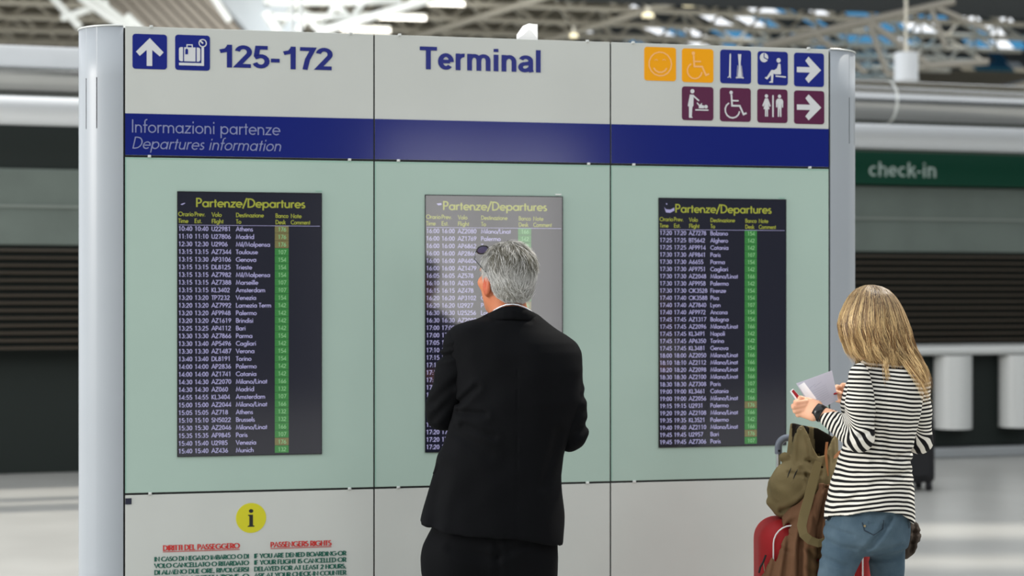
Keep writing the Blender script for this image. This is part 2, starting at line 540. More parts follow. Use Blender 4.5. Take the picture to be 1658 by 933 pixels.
m_white = mat('panel_white', lin(198, 201, 196), rough=0.10, spec=0.5, noise=0.04, nscale=2.5)
m_lower = mat('panel_lower', lin(200, 203, 198), rough=0.16, spec=0.4, noise=0.06, nscale=2.0)
m_green = mat('panel_green', lin(170, 192, 181), rough=0.42, spec=0.28, noise=0.05, nscale=1.6)
m_navy = mat('navy_print', lin(22, 34, 112), rough=0.12, spec=0.5)
m_dark = mat('frame_dark', lin(22, 26, 26), rough=0.5)
m_edge = mat('glass_edge', lin(150, 185, 170), rough=0.2)
m_post = mat('post_paint', lin(160, 166, 172), rough=0.35, spec=0.4, noise=0.03, nscale=3)
m_clip = mat('clip_steel', lin(215, 218, 216), rough=0.3, metal=0.4)
m_lcd = mat('screen_black', lin(26, 26, 32), rough=0.10, spec=0.6, ior=1.62, emit=(0.28, 0.33, 0.8), estr=0.014)
m_scf = mat('screen_frame', lin(14, 16, 20), rough=0.4)
m_ty = mat('screen_yellow', lin(30, 30, 12), rough=.1, spec=.6, ior=1.62, emit=lin(176, 182, 70), estr=0.66)
m_tl = mat('screen_lilac', lin(30, 30, 40), rough=.1, spec=.6, ior=1.62, emit=lin(186, 182, 228), estr=0.68)
m_cg = mat('screen_green', lin(12, 30, 16), rough=.1, spec=.6, ior=1.62, emit=lin(62, 138, 68), estr=0.70)
m_co = mat('screen_olive', lin(30, 30, 16), rough=.1, spec=.6, ior=1.62, emit=lin(128, 122, 78), estr=0.70)
m_cw = mat('cell_text', lin(40, 60, 40), rough=.1, spec=.6, ior=1.62, emit=lin(140, 196, 140), estr=0.70)
m_pn = mat('print_navy', lin(28, 38, 118), rough=0.25)
m_pl = mat('print_pale', lin(186, 192, 205), rough=0.35)
m_bl = mat('print_lavender', lin(128, 134, 172), rough=0.35)
m_or = mat('tile_orange', lin(236, 160, 8), rough=0.3, spec=0.3)
m_pk = mat('tile_pinkish', lin(240, 178, 110), rough=0.35)
m_tb = mat('tile_blue', lin(20, 34, 122), rough=0.25)
m_pu = mat('tile_purple', lin(84, 24, 62), rough=0.3)
m_fw = mat('tile_figure', lin(204, 206, 208), rough=0.4)
m_yd = mat('disc_yellow', lin(206, 200, 26), rough=0.35)
m_bk = mat('print_black', lin(26, 28, 24), rough=0.5)
m_rd = mat('print_red', lin(196, 44, 40), rough=0.5)
m_dg = mat('print_darkgreen', lin(18, 92, 76), rough=0.5)

U = [0.003, bz(605.8, 475)[0], bz(988.6, 475)[0], bz(1344, 475)[0]-0.003]
ZT = bz(200, 42)[1]; ZB1 = bz(200, 183.5)[1]; ZB0 = bz(200, 251)[1]
ZD1 = bz(200, 254.5)[1]; ZD0 = bz(200, 799)[1]; ZL1 = bz(200, 802.5)[1]
ULEN = bz(1344, 475)[0]
g_ = 0.0028
b = MB()
b.box((0.0, 0.014, 0.06), (ULEN, 0.30, ZT-0.004))
b.box((0.004, 0.006, 0.06), (ULEN-0.004, 0.015, ZT-0.01))
b.build('carcass', m_dark, board)
b = MB(); b.box((-0.02, 0.02, 0.0), (ULEN+0.02, 0.29, 0.06)); b.build('plinth', mat('plinth', lin(90, 92, 94), rough=.4), board)
heads = []; disp = []; lows = []
for i in range(3):
    a, c = U[i]+g_, U[i+1]-g_
    b = MB(); b.box((a, 0.0, ZB0), (c, 0.008, ZT), 0, 0.0012); h = b.build('header_panel', m_white, board); heads.append(h)
    b = MB(); b.box((a, -0.0012, ZB0+.0003), (c, 0.0, ZB1)); b.build('navy_band', m_navy, h)
    b = MB(); b.box((a, 0.0, ZD0), (c, 0.008, ZD1), 0, 0.0012); h = b.build('display_panel', m_green, board); disp.append(h)
    b = MB()
    b.box((a, -.0004, ZD1-.006), (c, 0.0005, ZD1-.0012)); b.box((a, -.0004, ZD0+.0012), (a+.004, 0.0005, ZD1-.006))
    b.build('panel_edge', m_edge, h)
    b = MB(); b.box((a, 0.0, 0.07), (c, 0.008, ZL1), 0, 0.0012); h = b.build('lower_panel', m_lower, board); lows.append(h)

# end posts: half-round metal covers with two narrow slots each
def end_post(side):
    R = 0.16; cy = R; s = -1 if side == 'l' else 1
    u0 = -0.001 if side == 'l' else ULEN+0.001
    n = 36; sl = [math.radians(35.4), math.radians(54.5)]
    zs0, zs1 = bz(141, 206)[1], bz(141, 123)[1]
    th = sorted([PI*k/n for k in range(n+1)]+[q+e for q in sl for e in (-0.012, 0.012)])
    b = MB(); zz = [0.0, zs0, zs1, ZT+0.004]
    for i in range(len(th)-1):
        t0, t1 = th[i], th[i+1]
        slot = any(abs((t0+t1)/2-q) < 0.011 for q in sl)
        for j in range(3):
            rr = R-0.012 if (slot and j == 1) else R
            p = [(u0+s*rr*math.sin(t), cy-rr*math.cos(t)) for t in (t0, t1)]
            vs = [(p[0][0], p[0][1], zz[j]), (p[1][0], p[1][1], zz[j]), (p[1][0], p[1][1], zz[j+1]), (p[0][0], p[0][1], zz[j+1])]
            b.add(vs, [(0, 1, 2, 3) if s > 0 else (3, 2, 1, 0)], 1 if (slot and j == 1) else 0, not slot)
    cap = [(u0+s*R*math.sin(t), cy-R*math.cos(t)) for t in th]
    n = len(cap); vs = [(x, y, ZT+0.004) for x, y in cap]
    b.add(vs, [list(range(n)) if s > 0 else list(range(n-1, -1, -1))])
    b.box((min(u0, u0+s*.003), 0.0005, 0.0), (max(u0, u0+s*.003), 2*R-.0005, ZT+.0038))
    o = b.build('end_post', [m_post, m_dark], board)
    bm = bmesh.new(); bm.from_mesh(o.data); bmesh.ops.remove_doubles(bm, verts=bm.verts, dist=.0004); bm.to_mesh(o.data); bm.free()
    b = MB()
    b.tube([(u0+s*(R+.001)*math.sin(t), cy-(R+.001)*math.cos(t), ZT+0.002) for t in th], 0.003, 6)
    b.build('post_rim', m_clip, o)
    return o
end_post('l'); end_post('r')

# spring clips that hold the glass
for px, py in ((245, 41), (568, 52), (647, 54), (951, 65), (1025, 67), (1309, 78),
               (242, 253), (566, 256), (645, 258), (953, 264.5), (1026, 266), (1311, 271.5),
               (243, 799.5), (566, 790.5), (645, 788.5), (951, 780), (1027, 779)):
    u, z = bz(px, py)
    if py < 100: z = ZT
    elif py < 300: z = (ZB0+ZD1)/2
    else: z = (ZD0+ZL1)/2
    b = MB(); b.box((u-.006, -.005, z-.004), (u+.006, .004, z+.005), 0, .0015)
    b.box((u-.003, -.007, z-.002), (u+.003, -.004, z+.002), 0, .0006)
    b.build('glass_clip', m_clip, board)
b = MB(); u, z = bz(208, 812); b.box((u-.011, -.002, z-.011), (u+.011, 0, z+.011), 0, .0008)
b.build('square_sticker', mat('sticker', lin(26, 30, 52), rough=.4), lows[0])

# ---- header lettering
def zc(px, py): return bz(px, py)
HB = {
 '1': (.56, [[(.10,.70),(.30,.76),(.40,.93)], [(.40,0),(.40,1)]]), '2': (.56, [arc(.28,.70,.19,.21,172,-30,12)+[(.10,.09),(.52,.09)]]),
 '5': (.56, [[(.49,.91),(.17,.91),(.13,.55)]+arc(.27,.31,.20,.23,125,-160,12)]), '7': (.56, [[(.06,.91),(.48,.91),(.30,.45),(.22,0)]]),
 '-': (.34, [[(.03,.36),(.31,.36)]]), 'T': (.62, [[(.02,.92),(.60,.92)], [(.31,.92),(.31,0)]]),
 'e': (.56, [[(.16,.37),(.42,.37)], arc(.28,.37,.185,.285,-4,318,20)]),
 'r': (.39, [[(.13,0),(.13,.74)], [(.13,.38)]+arc(.32,.42,.19,.24,180,80,12)]),
 'm': (.89, [[(.13,0),(.13,.74)], [(.13,.4)]+arc(.29,.46,.155,.20,180,0,12)+[(.445,0)], [(.445,.4)]+arc(.605,.46,.155,.20,180,0,12)+[(.76,0)]]),
 'n': (.61, [[(.13,0),(.13,.74)], [(.13,.4)]+arc(.305,.44,.17,.22,180,0,12)+[(.475,0)]]),
 'i': (.28, [[(.14,0),(.14,.74)], [(.14,.86),(.14,1.0)]]), 'l': (.28, [[(.14,0),(.14,1.0)]]),
 'a': (.56, [arc(.27,.50,.17,.17,160,0,10)+[(.44,.22),(.44,.10),(.47,.0)], [(.44,.42),(.30,.38)]+arc(.24,.22,.15,.15,110,270,12)+[(.34,.10),(.44,.20)]]),
 'c': (.54, [arc(.29,.36,.20,.29,50,310,12)]), 'h': (.58, [[(.11,0),(.11,1)], [(.11,.38)]+arc(.29,.44,.175,.22,180,0,12)+[(.465,0)]]),
 'k': (.53, [[(.11,0),(.11,1)], [(.45,.74),(.14,.34)], [(.24,.45),(.49,0)]]),
}
def bold_on(t, x0, x1, yt, yb, parent, m, name, w=.165, y=-.0016, f=bz):
    keep = dict(G); G.update(HB)
    u0, u1 = f(x0, 475)[0], f(x1, 475)[0]; pm = (x0+x1)/2; z0, z1 = f(pm, yb)[1], f(pm, yt)[1]
    b = MB(); sz = z1-z0; stroke_text(b, t, u0, z0, sz, (u1-u0)/(text_width(t)*sz), w, 0, y)
    G.clear(); G.update(keep)
    return b.build(name, m, parent)
def font_on(t, x0, x1, yt, yb, parent, m, name, bold=0.0, ref=None):
    b = MB(); pm = (x0+x1)/2
    fit_font(b, t, bz(x0, 475)[0], bz(x1, 475)[0], bz(pm, yb)[1], bz(pm, yt)[1], -0.0016, 0, bold, ref)
    return b.build(name, m, parent)
bold_on('125-172', 351, 539, 74.8, 111.5, heads[0], m_pn, 'gate_numbers')
bold_on('Terminal', 678.5, 878, 78.5, 114.8, heads[1], m_pn, 'terminal_lettering')
def stroke_on(t, x0, x1, yt, yb, parent, m, name, w=0.1, slant=0.0, y=-0.002, contrast=1.0, serif=0.0, under=False):
    b = MB(); pm = (x0+x1)/2
    u0, u1 = bz(x0, 475)[0], bz(x1, 475)[0]; z0, z1 = bz(pm, yb)[1], bz(pm, yt)[1]
    size = z1-z0
    xs = (u1-u0)/(text_width(t)*size)
    stroke_text(b, t, u0, z0, size, xs, w, slant/ xs if xs else 0, y, 0, 0.0, contrast, serif)
    if under: b.box((u0, y, z0-size*.28), (u1, y+.0002, z0-size*.16))
    return b.build(name, m, parent)
stroke_on('Informazioni partenze', 212, 454, 196, 217, heads[0], m_bl, 'band_lettering', 0.085)
stroke_on('Departures information', 213, 455, 223.5, 243, heads[0], m_bl, 'band_lettering', 0.085, 0.22)

# ---- pictogram tiles (drawn in unit squares)
def disc(cx, cy, r, n=16): return [(cx+r*math.cos(2*PI*k/n), cy+r*math.sin(2*PI*k/n)) for k in range(n)]
def pictogram(x0, y0, x1, y1, parent, m_tile, figs, fm=None, r=0.09):
    pm = (x0+x1)/2
    ua, ub = bz(x0, 475)[0], bz(x1, 475)[0]; za, zb = bz(pm, y1)[1], bz(pm, y0)[1]
    W, H = ub-ua, zb-za
    b = MB(); b.prism(rrect(ua, za, ub, zb, r*W), -0.0012, 0.0, 0)
    T = lambda p: (ua+p[0]*W, za+p[1]*H)
    def poly(pts, mi, y):
        q = [T(p) for p in pts]
        ar = sum(q[i][0]*q[(i+1) % len(q)][1]-q[(i+1) % len(q)][0]*q[i][1] for i in range(len(q)))
        if ar < 0: q = q[::-1]
        b.add([(p[0], y, p[1]) for p in q], [list(range(len(q)))], mi)
    for k, f in enumerate(figs):
        kind = f[0]; y = -0.0017-0.0002*k
        mi = 1
        if kind == 'P': poly(f[1], 1, y)
        elif kind == 'H': poly(f[1], 0, y)             # cut back to the tile colour
        elif kind in 'SK':
            for q in ribbon(f[1], f[2]): poly(q, 1 if kind == 'S' else 0, y)
    return b.build('pictogram_tile', [m_tile, fm or m_fw], parent)
ARROW = lambda rot: [('P', [((p[0]-.5)*math.cos(rot)-(p[1]-.5)*math.sin(rot)+.5, (p[0]-.5)*math.sin(rot)+(p[1]-.5)*math.cos(rot)+.5) for p in
         [(.09,.42),(.09,.58),(.53,.58),(.37,.77),(.48,.89),(.90,.50),(.48,.11),(.37,.23),(.53,.42)]])]
up_arrow = [('P', [(.41,.09),(.57,.09),(.57,.55),(.79,.37),(.90,.49),(.50,.89),(.10,.49),(.21,.37),(.41,.55)])]
pictogram(214.5, 55.5, 270.5, 112, heads[0], m_tb, up_arrow)
pictogram(283.5, 57, 340, 114, heads[0], m_tb, [
    ('P', rrect(.11, .25, .72, .65, .06)), ('S', [(.34,.65),(.34,.72),(.49,.72),(.49,.65)], .03),
    ('K', [(.24,.25),(.24,.65)], .03), ('K', [(.60,.25),(.60,.65)], .03), ('H', [(.29,.45),(.37,.45),(.37,.58),(.33,.62),(.29,.58)]),
    ('S', [(.11,.17),(.79,.17),(.79,.66)], .075), ('S', AC(.79,.78,.105,.105,0,360), .03), ('S', [(.70,.86),(.80,.77)], .045)])
chair = [('P', disc(.36,.86,.055)), ('S', [(.37,.80),(.39,.47),(.64,.47),(.76,.22),(.86,.26)], .055),
         ('S', [(.38,.62),(.60,.62)], .045), ('S', AC(.40,.34,.235,.235,118,352), .045)]
pictogram(1043, 76.5, 1094.5, 131, heads[2], m_or, [
    ('S', AC(.5,.5,.355,.355,0,360), .04), ('S', AC(.5,.45,.22,.20,200,340), .05), ('S', AC(.37,.59,.045,.04,10,170), .022), ('S', AC(.62,.60,.045,.04,10,170), .022)], m_pk)
pictogram(1104, 79, 1155, 133.5, heads[2], m_or, chair, m_pk)
pictogram(1166, 81, 1216, 135.5, heads[2], m_tb, [
    ('P', [(.28,.20),(.34,.20),(.345,.86),(.325,.90),(.30,.86)]), ('S', [(.24,.17),(.30,.22),(.34,.16)], .03),
    ('P', [(.56,.20),(.62,.20),(.68,.88),(.63,.88)]), ('P', [(.62,.20),(.70,.20),(.62,.88),(.57,.88)]),
    ('S', [(.50,.18),(.76,.18)], .03), ('S', [(.53,.14),(.56,.54)], .012), ('S', [(.73,.14),(.68,.54)], .012)])
pictogram(1226.5, 83.5, 1275.5, 138, heads[2], m_tb, [
    ('P', disc(.21,.81,.14,20)), ('K', [(.21,.93),(.21,.81),(.34,.75)], .03),
    ('P', disc(.69,.74,.07)), ('P', [(.68,.64),(.75,.64),(.77,.33),(.60,.32),(.52,.34),(.50,.07),(.38,.07),(.38,.10),(.44,.12),(.44,.30),(.31,.16),(.24,.20),(.24,.23),(.30,.24),(.45,.45),(.55,.45),(.63,.50)]),
    ('S', [(.59,.27),(.93,.25)], .04)])
pictogram(1285.5, 86, 1334, 140.5, heads[2], m_tb, ARROW(0))
pictogram(1104, 140.5, 1155, 195, heads[2], m_pu, [
    ('P', disc(.33,.86,.065)), ('P', [(.25,.76),(.37,.76),(.36,.42),(.33,.40),(.31,.12),(.34,.07),(.22,.07),(.22,.40),(.18,.42)]),
    ('S', [(.34,.74),(.54,.58)], .045), ('S', [(.42,.31),(.84,.31)], .04), ('P', disc(.76,.41,.055)),
    ('P', [(.53,.36),(.70,.36),(.70,.44),(.62,.46),(.64,.52),(.60,.50),(.56,.46),(.48,.54),(.46,.51),(.53,.43)])])
pictogram(1165.5, 142.5, 1215.5, 197, heads[2], m_pu, chair)
pictogram(1226, 144.5, 1275, 199, heads[2], m_pu, [
    ('P', disc(.30,.79,.055)), ('P', disc(.73,.79,.055)), ('S', [(.515,.17),(.515,.82)], .05),
    ('P', [(.25,.72),(.35,.72),(.44,.50),(.40,.47),(.355,.57),(.40,.40),(.35,.40),(.35,.18),(.31,.18),(.305,.38),(.295,.38),(.29,.18),(.25,.18),(.25,.40),(.20,.40),(.245,.57),(.20,.47),(.16,.50)]),
    ('P', [(.66,.72),(.80,.72),(.85,.66),(.85,.46),(.81,.46),(.80,.60),(.79,.40),(.79,.18),(.745,.18),(.735,.42),(.725,.42),(.715,.18),(.67,.18),(.67,.60),(.655,.46),(.615,.46),(.61,.66)])])
pictogram(1285.5, 147, 1334.5, 201, heads[2], m_pu, ARROW(0))

# ---- departures screens
R1 = """10:40 10:40 U22981 Athens 176|11:10 11:10 U27806 Madrid 176|12:30 12:30 U2906 Mil/Malpensa 176|13:15 13:15 AZ7344 Toulouse 107|13:15 13:30 AP3106 Genova 154|13:15 13:15 DL8125 Trieste 154|13:15 13:15 AZ7982 Mil/Malpensa 154|13:15 13:15 AZ7388 Marseille 107|13:15 13:15 KL3402 Amsterdam 107|13:20 13:20 TP7232 Venezia 154|13:20 13:20 AZ7992 Lamezia_Term 142|13:20 13:20 AF9948 Palermo 142|13:20 13:20 AZ1619 Brindisi 142|13:25 13:25 AP4112 Bari 142|13:30 13:30 AZ7866 Parma 154|13:30 13:40 AP5496 Cagliari 142|13:30 13:30 AZ1487 Verona 154|13:40 13:40 DL8191 Torino 154|14:00 14:00 AP2836 Palermo 142|14:00 14:00 AZ1741 Catania 142|14:30 14:30 AZ2070 Milano/Linat 166|14:30 14:30 AZ060 Madrid 132|14:55 14:55 KL3404 Amsterdam 107|15:00 15:00 AZ2044 Milano/Linat 166|15:05 15:05 AZ718 Athens 132|15:10 15:10 SN5022 Brussels 132|15:30 15:30 AZ2046 Milano/Linat 166|15:35 15:35 AF9845 Paris 107|15:40 15:40 U2985 Venezia 176|15:40 15:40 AZ436 Munich 132"""
R2 = """16:00 16:00 AZ2080 Milano/Linat 166|16:00 16:00 AZ1769 Palermo 142|16:00 16:00 AP6862 T 142|16:00 16:00 AP2866 - 154|16:00 16:00 AP4404 - 154|16:00 16:00 AZ1479 - 154|16:05 16:05 AZ578 - 132|16:10 16:10 AZ076 - 132|16:15 16:15 AZ478 - 132|16:20 16:20 AP3102 C 142|16:20 16:20 U2927 P 176|16:30 16:30 U25256 Lon 176|16:30 16:30 AZ2080 - 166|17:00 17:00 - - 142|17:00 17:00 - - 142|17:05 17:05 - - 142|17:10 17:10 - - 142|17:15 17:15 - - 154|17:15 17:15 - - 154|17:15 17:15 - - 154|17:15 17:15 - - 154|17:15 17:15 - - 142|17:15 17:15 - - 142|17:20 17:20 - - 142|17:20 17:20 - - 142|17:20 17:20 - - 142|17:20 17:20 - - 142|17:20 17:20 - - 166|17:20 17:20 - - 166|17:20 17:20 - - 166"""
R3 = """17:20 17:20 AZ7278 Bolzano 154|17:25 17:25 BT5642 Alghero 142|17:25 17:25 AF9914 Catania 142|17:30 17:30 AF9841 Paris 107|17:30 17:30 A6655 Parma 154|17:30 17:30 AF9751 Cagliari 142|17:30 17:30 AZ2048 Milano/Linat 166|17:30 17:30 AF9958 Palermo 142|17:30 17:30 OK3528 Firenze 154|17:40 17:40 OK3588 Pisa 154|17:40 17:40 AZ7840 Lyon 107|17:40 17:40 AF9972 Ancona 154|17:45 17:45 AZ1317 Bologna 154|17:45 17:45 AZ2096 Milano/Linat 166|17:45 17:45 KL3491 Napoli 142|17:45 17:45 AP6350 Torino 142|17:45 17:45 KL3481 Genova 154|18:00 18:00 AZ2050 Milano/Linat 166|18:10 18:10 AZ2112 Milano/Linat 166|18:20 18:20 AZ2098 Milano/Linat 166|18:30 18:30 AZ2100 Milano/Linat 166|18:30 18:30 AZ7308 Paris 107|19:00 19:00 KL3461 Catania 142|19:00 19:00 AZ2056 Milano/Linat 166|19:15 19:15 U2931 Palermo 176|19:20 19:20 AZ2108 Milano/Linat 166|19:35 19:35 KL3521 Palermo 142|19:40 19:40 AZ2110 Milano/Linat 166|19:45 19:45 U2957 Bari 176|19:45 19:45 AZ7306 Paris 107"""
def screen(x0, x1, yt, yb, rows, k):
    ua, ub = bz(x0, 475)[0], bz(x1, 475)[0]; zt, zb = bz(x0, yt)[1], bz(x0, yb)[1]
    W, H = ub-ua, zt-zb
    b = MB(); b.box((ua, -.003, zb), (ub, .0, zt)); s = b.build('screen', m_lcd, board)
    b = MB(); e = .0026
    b.box((ua-e, -.0045, zb-e), (ub+e, 0, zb)); b.box((ua-e, -.0045, zt), (ub+e, 0, zt+e))
    b.box((ua-e, -.0045, zb), (ua, 0, zt)); b.box((ub, -.0045, zb), (ub+e, 0, zt)); b.build('screen_frame', m_scf, s)
    px = W/232.0; pz = H/427.5
    X = lambda p: ua+(p-288)*px
    Z = lambda p: zt-(p-311.5)*pz
    def put(b, t, x, yb_, cap, w=.15, xw=None, mi=0, y=-.0036):
        size = cap*pz
        xs = (xw*px)/(text_width(t)*size) if xw else 1.0
        stroke_text(b, t, X(x), Z(yb_), size, xs, w, 0, y, mi)
    b = MB(); put(b, 'Partenze/Departures', 316.5, 335.5, 14.6, .15, 177.5); b.build('screen_title', m_ty, s)
    b = MB()
    for t, x, y, w in (('Orario', 288.6, 350.5, 24.5), ('Prev.', 314.5, 350.5, 17.5), ('Volo', 342, 351, 16), ('Destinazione', 381, 351.3, 45),
                       ('Banco', 445, 351.8, 21), ('Note', 470, 352, 17.5),
                       ('Time', 288.6, 361.5, 16), ('Est.', 314.5, 361.5, 12), ('Flight', 342, 361.8, 19), ('To', 381, 362, 8.5),
                       ('Desk', 445, 362.3, 17), ('Comment', 470, 362.4, 32)):
        put(b, t, x, y, 7.0, .16, w)
    b.build('column_headings', m_ty, s)
    b = MB(); b.box((X(289.5), -.0035, Z(365.3)), (X(518), -.003, Z(364.6))); b.build('rule_line', m_tl, s)
    for i, r in enumerate(rows.split('|')):
        t1, t2, fl, de, dk = r.split(' ')
        yb_ = 374.6+i*12.42
        b = MB()
        put(b, t1, 288.6, yb_-.3, 7.3, .155, 22.5); put(b, t2, 314.4, yb_-.3, 7.3, .155, 22.5)
        def fld(t, x, k_):
            put(b, t, x, yb_-.3, 7.3, .155, k_*text_width(t))
        if fl != '-': fld(fl, 341.5, 8.45)
        if de != '-': fld(de.replace('_', ' '), 380.8, 8.3)
        b.build('flight_row', m_tl, s)
        b = MB(); zc_ = Z(yb_-4.2)
        b.box((X(444), -.0034, zc_-5.95*pz), (X(466.5), -.003, zc_+5.95*pz), 0)
        stroke_text(b, dk, X(449.0), Z(yb_-.6), 6.6*pz, 13.6*px/(text_width(dk)*6.6*pz), .15, 0, -.0038, 1)
        b.build('desk_cell', [m_co if dk == '176' else m_cg, m_cw], s)
    # small aircraft mark before the title, fainter on the left screen
    ic = {0: [[(292, 331.5), (298, 329), (300, 329.6), (295, 332.6)]], 1: [[(306, 325), (314, 324), (315, 327), (309, 328)]],
          2: [[(297, 326), (300, 330), (308, 330.5), (315, 327), (315.5, 332), (308, 336), (300, 335.5)], [(300, 319.5), (302, 319.5), (302.5, 322), (300.5, 322)]]}[k]
    b = MB()
    for q in ic:
        vs = [(X(x), -.0036, Z(y)) for x, y in q]; b.add(vs, [list(range(len(vs)-1, -1, -1))]) if k != 9 else None
    b.build('aircraft_mark', m_tl, s)
    return s
s1 = screen(288, 520, 311, 739, R1, 0)
s2 = screen(689, 910, 316.5, 732, R2, 1)
s3 = screen(1067, 1271.5, 321.5, 724, R3, 2)
# bits on the screens: light reflections are left to the renderer; small tags at their corners are real
for px, py, w in ((516, 309.5, 9), (904, 315, 11), (1266, 321, 9)):
    u, z = bz(px, py); b = MB(); b.box((u-.012, -.0008, z-.0022), (u+.012, 0, z+.0022)); b.build('maker_tag', m_clip if w == 11 else m_edge, board)

# ---- passenger notice on the lower left panel
u, z = bz(406.5, 839)
r_ = bz(431, 839)[0]-u
b = MB(); b.add([(u+r_*math.cos(2*PI*k/40), -.0008, z+r_*math.sin(2*PI*k/40)) for k in range(40)], [list(range(40))])
b.add([(u+r_*math.cos(2*PI*k/40), -.0008, z+r_*math.sin(2*PI*k/40)) for k in range(40)]+[(u+r_*math.cos(2*PI*k/40), 0, z+r_*math.sin(2*PI*k/40)) for k in range(40)],
      [(k, 40+k, 40+(k+1) % 40, (k+1) % 40) for k in range(40)])
q = r_/24.7
def pp(pts, y): b.add([(u+x*q, y, z+yy*q) for x, yy in pts], [list(range(len(pts)))], 1)
pp([(3.7*math.cos(2*PI*k/16), 11.5+3.2*math.sin(2*PI*k/16)) for k in range(16)], -.0012)
pp([(-5.5,-14.5),(5.5,-14.5),(5.5,-12.8),(3.2,-12),(3.2,5.5),(-5,5.5),(-5,3.9),(-2.9,3.2),(-2.9,-12),(-5.5,-12.8)], -.0012)
b.build('information_symbol', [m_yd, m_bk], lows[0])
stroke_on('DIRITTI DEL PASSEGGERO', 264, 388, 881.5, 890, lows[0], m_rd, 'notice_heading', .26, contrast=.45, serif=.10, under=True)
stroke_on('PASSENGERS RIGHTS', 438, 536.5, 876.5, 885, lows[0], m_rd, 'notice_heading', .26, contrast=.45, serif=.10, under=True)
for i, t in enumerate(('IN CASO DI NEGATO IMBARCO O DI', 'VOLO CANCELLATO O RITARDATO', 'DI ALMENO DUE ORE, RIVOLGERSI', 'BANCO DI ACCETTAZIONE, O')):
    y = 903.3+i*10.7; stroke_on(t, 250, 403, y-3.6, y+3.6, lows[0], m_dg, 'notice_line', .28, contrast=.5, serif=.10)
for i, t in enumerate(('IF YOU ARE DENIED BOARDING OR', 'IF YOUR FLIGHT IS CANCELLED OR', 'DELAYED FOR AT LEAST 2 HOURS,', 'ASK AT YOUR CHECK-IN COUNTER')):
    y = 898.2+i*10.5; stroke_on(t, 411.5, 560.5, y-3.6, y+3.6, lows[0], m_dg, 'notice_line', .28, contrast=.5, serif=.10)

# crumpled paper lying on top of the wall
u, z = bz(864, 62)
b = MB(); P0 = PA+BD*u-BN*0.10
vs = []
hh = [[0.0, .012, .03, .030, .0], [.015, .040, .056, .050, .0], [.012, .046, .066, .058, .052], [.006, .030, .040, .048, .018]]
for j in range(4):
    for i in range(5):
        vs.append((P0.x-.038+.019*i+.004*((j*3+i) % 3-1), P0.y-.04+.025*j, ZT+.012+hh[j][i]*1.1*(.9+.2*((i*7+j*5) % 3)/2)))
b.add(vs, [(j*5+i, j*5+i+1, (j+1)*5+i+1, (j+1)*5+i) for j in range(3) for i in range(4)])
vb = [(x, y, ZT-.003) for x, y, zz in vs]
ring = [0, 1, 2, 3, 4, 9, 14, 19, 18, 17, 16, 15, 10, 5]
b.add([vs[i] for i in ring]+[vb[i] for i in ring], [(k+14, (k+1) % 14+14, (k+1) % 14, k) for k in range(14)])
b.add([vb[i] for i in ring], [list(range(13, -1, -1))])
tag(b.build('crumpled_paper', mat('paper_white', lin(250, 250, 248), rough=.8), None, (P0.x, P0.y, ZT)),
    'crumpled white paper lying on top of the sign wall above Terminal', 'paper')
# ================================================================ the hall around it
m_floor = mat('floor_stone', lin(176, 176, 172), rough=0.28, spec=0.4, noise=0.12, nscale=1.2)
b = MB(); b.box((-45, -14, -0.1), (45, 95, 0.0)); tag(b.build('floor', m_floor), kind='structure')
m_wd = mat('wall_grey', lin(70, 74, 76), rough=0.8, noise=.2, nscale=.4)
# back wall behind the camera with a tall opening for the added glowing panel
b = MB(); WY = -12.0
X0, X1, DT = 6.3, 9.75, 4.15
b.box((-45, WY-.3, 0), (X0, WY, 9)); b.box((X1, WY-.3, 0), (45, WY, 9)); b.box((X0, WY-.3, DT), (X1, WY, 9))
tag(b.build('wall_back', m_wd), kind='structure')
# unseen glowing panel added in it for the reflection in the middle panels
b = MB(); b.box((X0, WY-.2, 0), (X1, WY-.15, DT), 0)
for x in (X0, X0+1.72, X1-.06): b.box((x, WY-.15, 0), (x+.06, WY-.1, DT), 1)
b.box((X0, WY-.15, DT-.06), (X1, WY-.1, DT), 1)
tag(b.build('glow_panel', [mat('panel_glow', (.9, .9, .9), emit=(1, .98, .95), estr=3.0), mat('panel_frame', lin(150, 152, 154), rough=.4, metal=.6)]), kind='structure')
b = MB(); b.box((24, -14, 0), (24.3, 60, 9)); tag(b.build('wall_right', m_wd), kind='structure')
b = MB(); b.box((-45, 78, 0), (45, 78.4, 13)); tag(b.build('wall_far', mat('wall_far', lin(58, 62, 66), rough=.9, noise=.5, nscale=.35, ntint=lin(96, 104, 112))), kind='structure')

# ---- check-in front on the right, running away at a shallow angle
cA = Vector((3.57, 17.5)); cdv = Vector((1, .30)).normalized(); crz = math.atan2(cdv.y, cdv.x)
cfront = empty('check_in_facade', (cA.x, cA.y, 0), crz)
tag(cfront, 'dark check-in front with green sign, grey fascia and slatted shutter right of the sign wall', 'counter')
cn = Vector((cdv.y, -cdv.x))
def cz(px, py, off=0.0):
    d = Vector(((px-829.0)/F, 1.0)); t = (cA+cn*off).dot(cn)/d.dot(cn)
    return ((d*t-cA).dot(cdv), EYE+(HY-py)*t/F)
Lx, Rx = -12.0, 9.0
zz = lambda y: cz(1450, y)[1]
m_duct = mat('duct_metal', lin(176, 178, 178), rough=0.22, metal=0.95, noise=.05, nscale=3)
m_pipe = mat('pipe_grey', lin(226, 230, 234), rough=0.35, spec=.5)
m_sg = mat('sign_green', lin(6, 58, 42), rough=0.35, spec=.3)
m_sl = mat('slat_dark', lin(66, 58, 48), rough=0.6)
m_bd = mat('backing_dark', lin(10, 22, 18), rough=0.7)
m_fas = mat('fascia', lin(98, 108, 102), rough=0.6, noise=.15, nscale=2)
b = MB()
b.box((Lx, .05, zz(556)), (Rx, .3, zz(243)), 0)
b.box((Lx, .3, 0), (Rx, .5, zz(190)), 0); b.build('back_wall', m_bd, cfront)
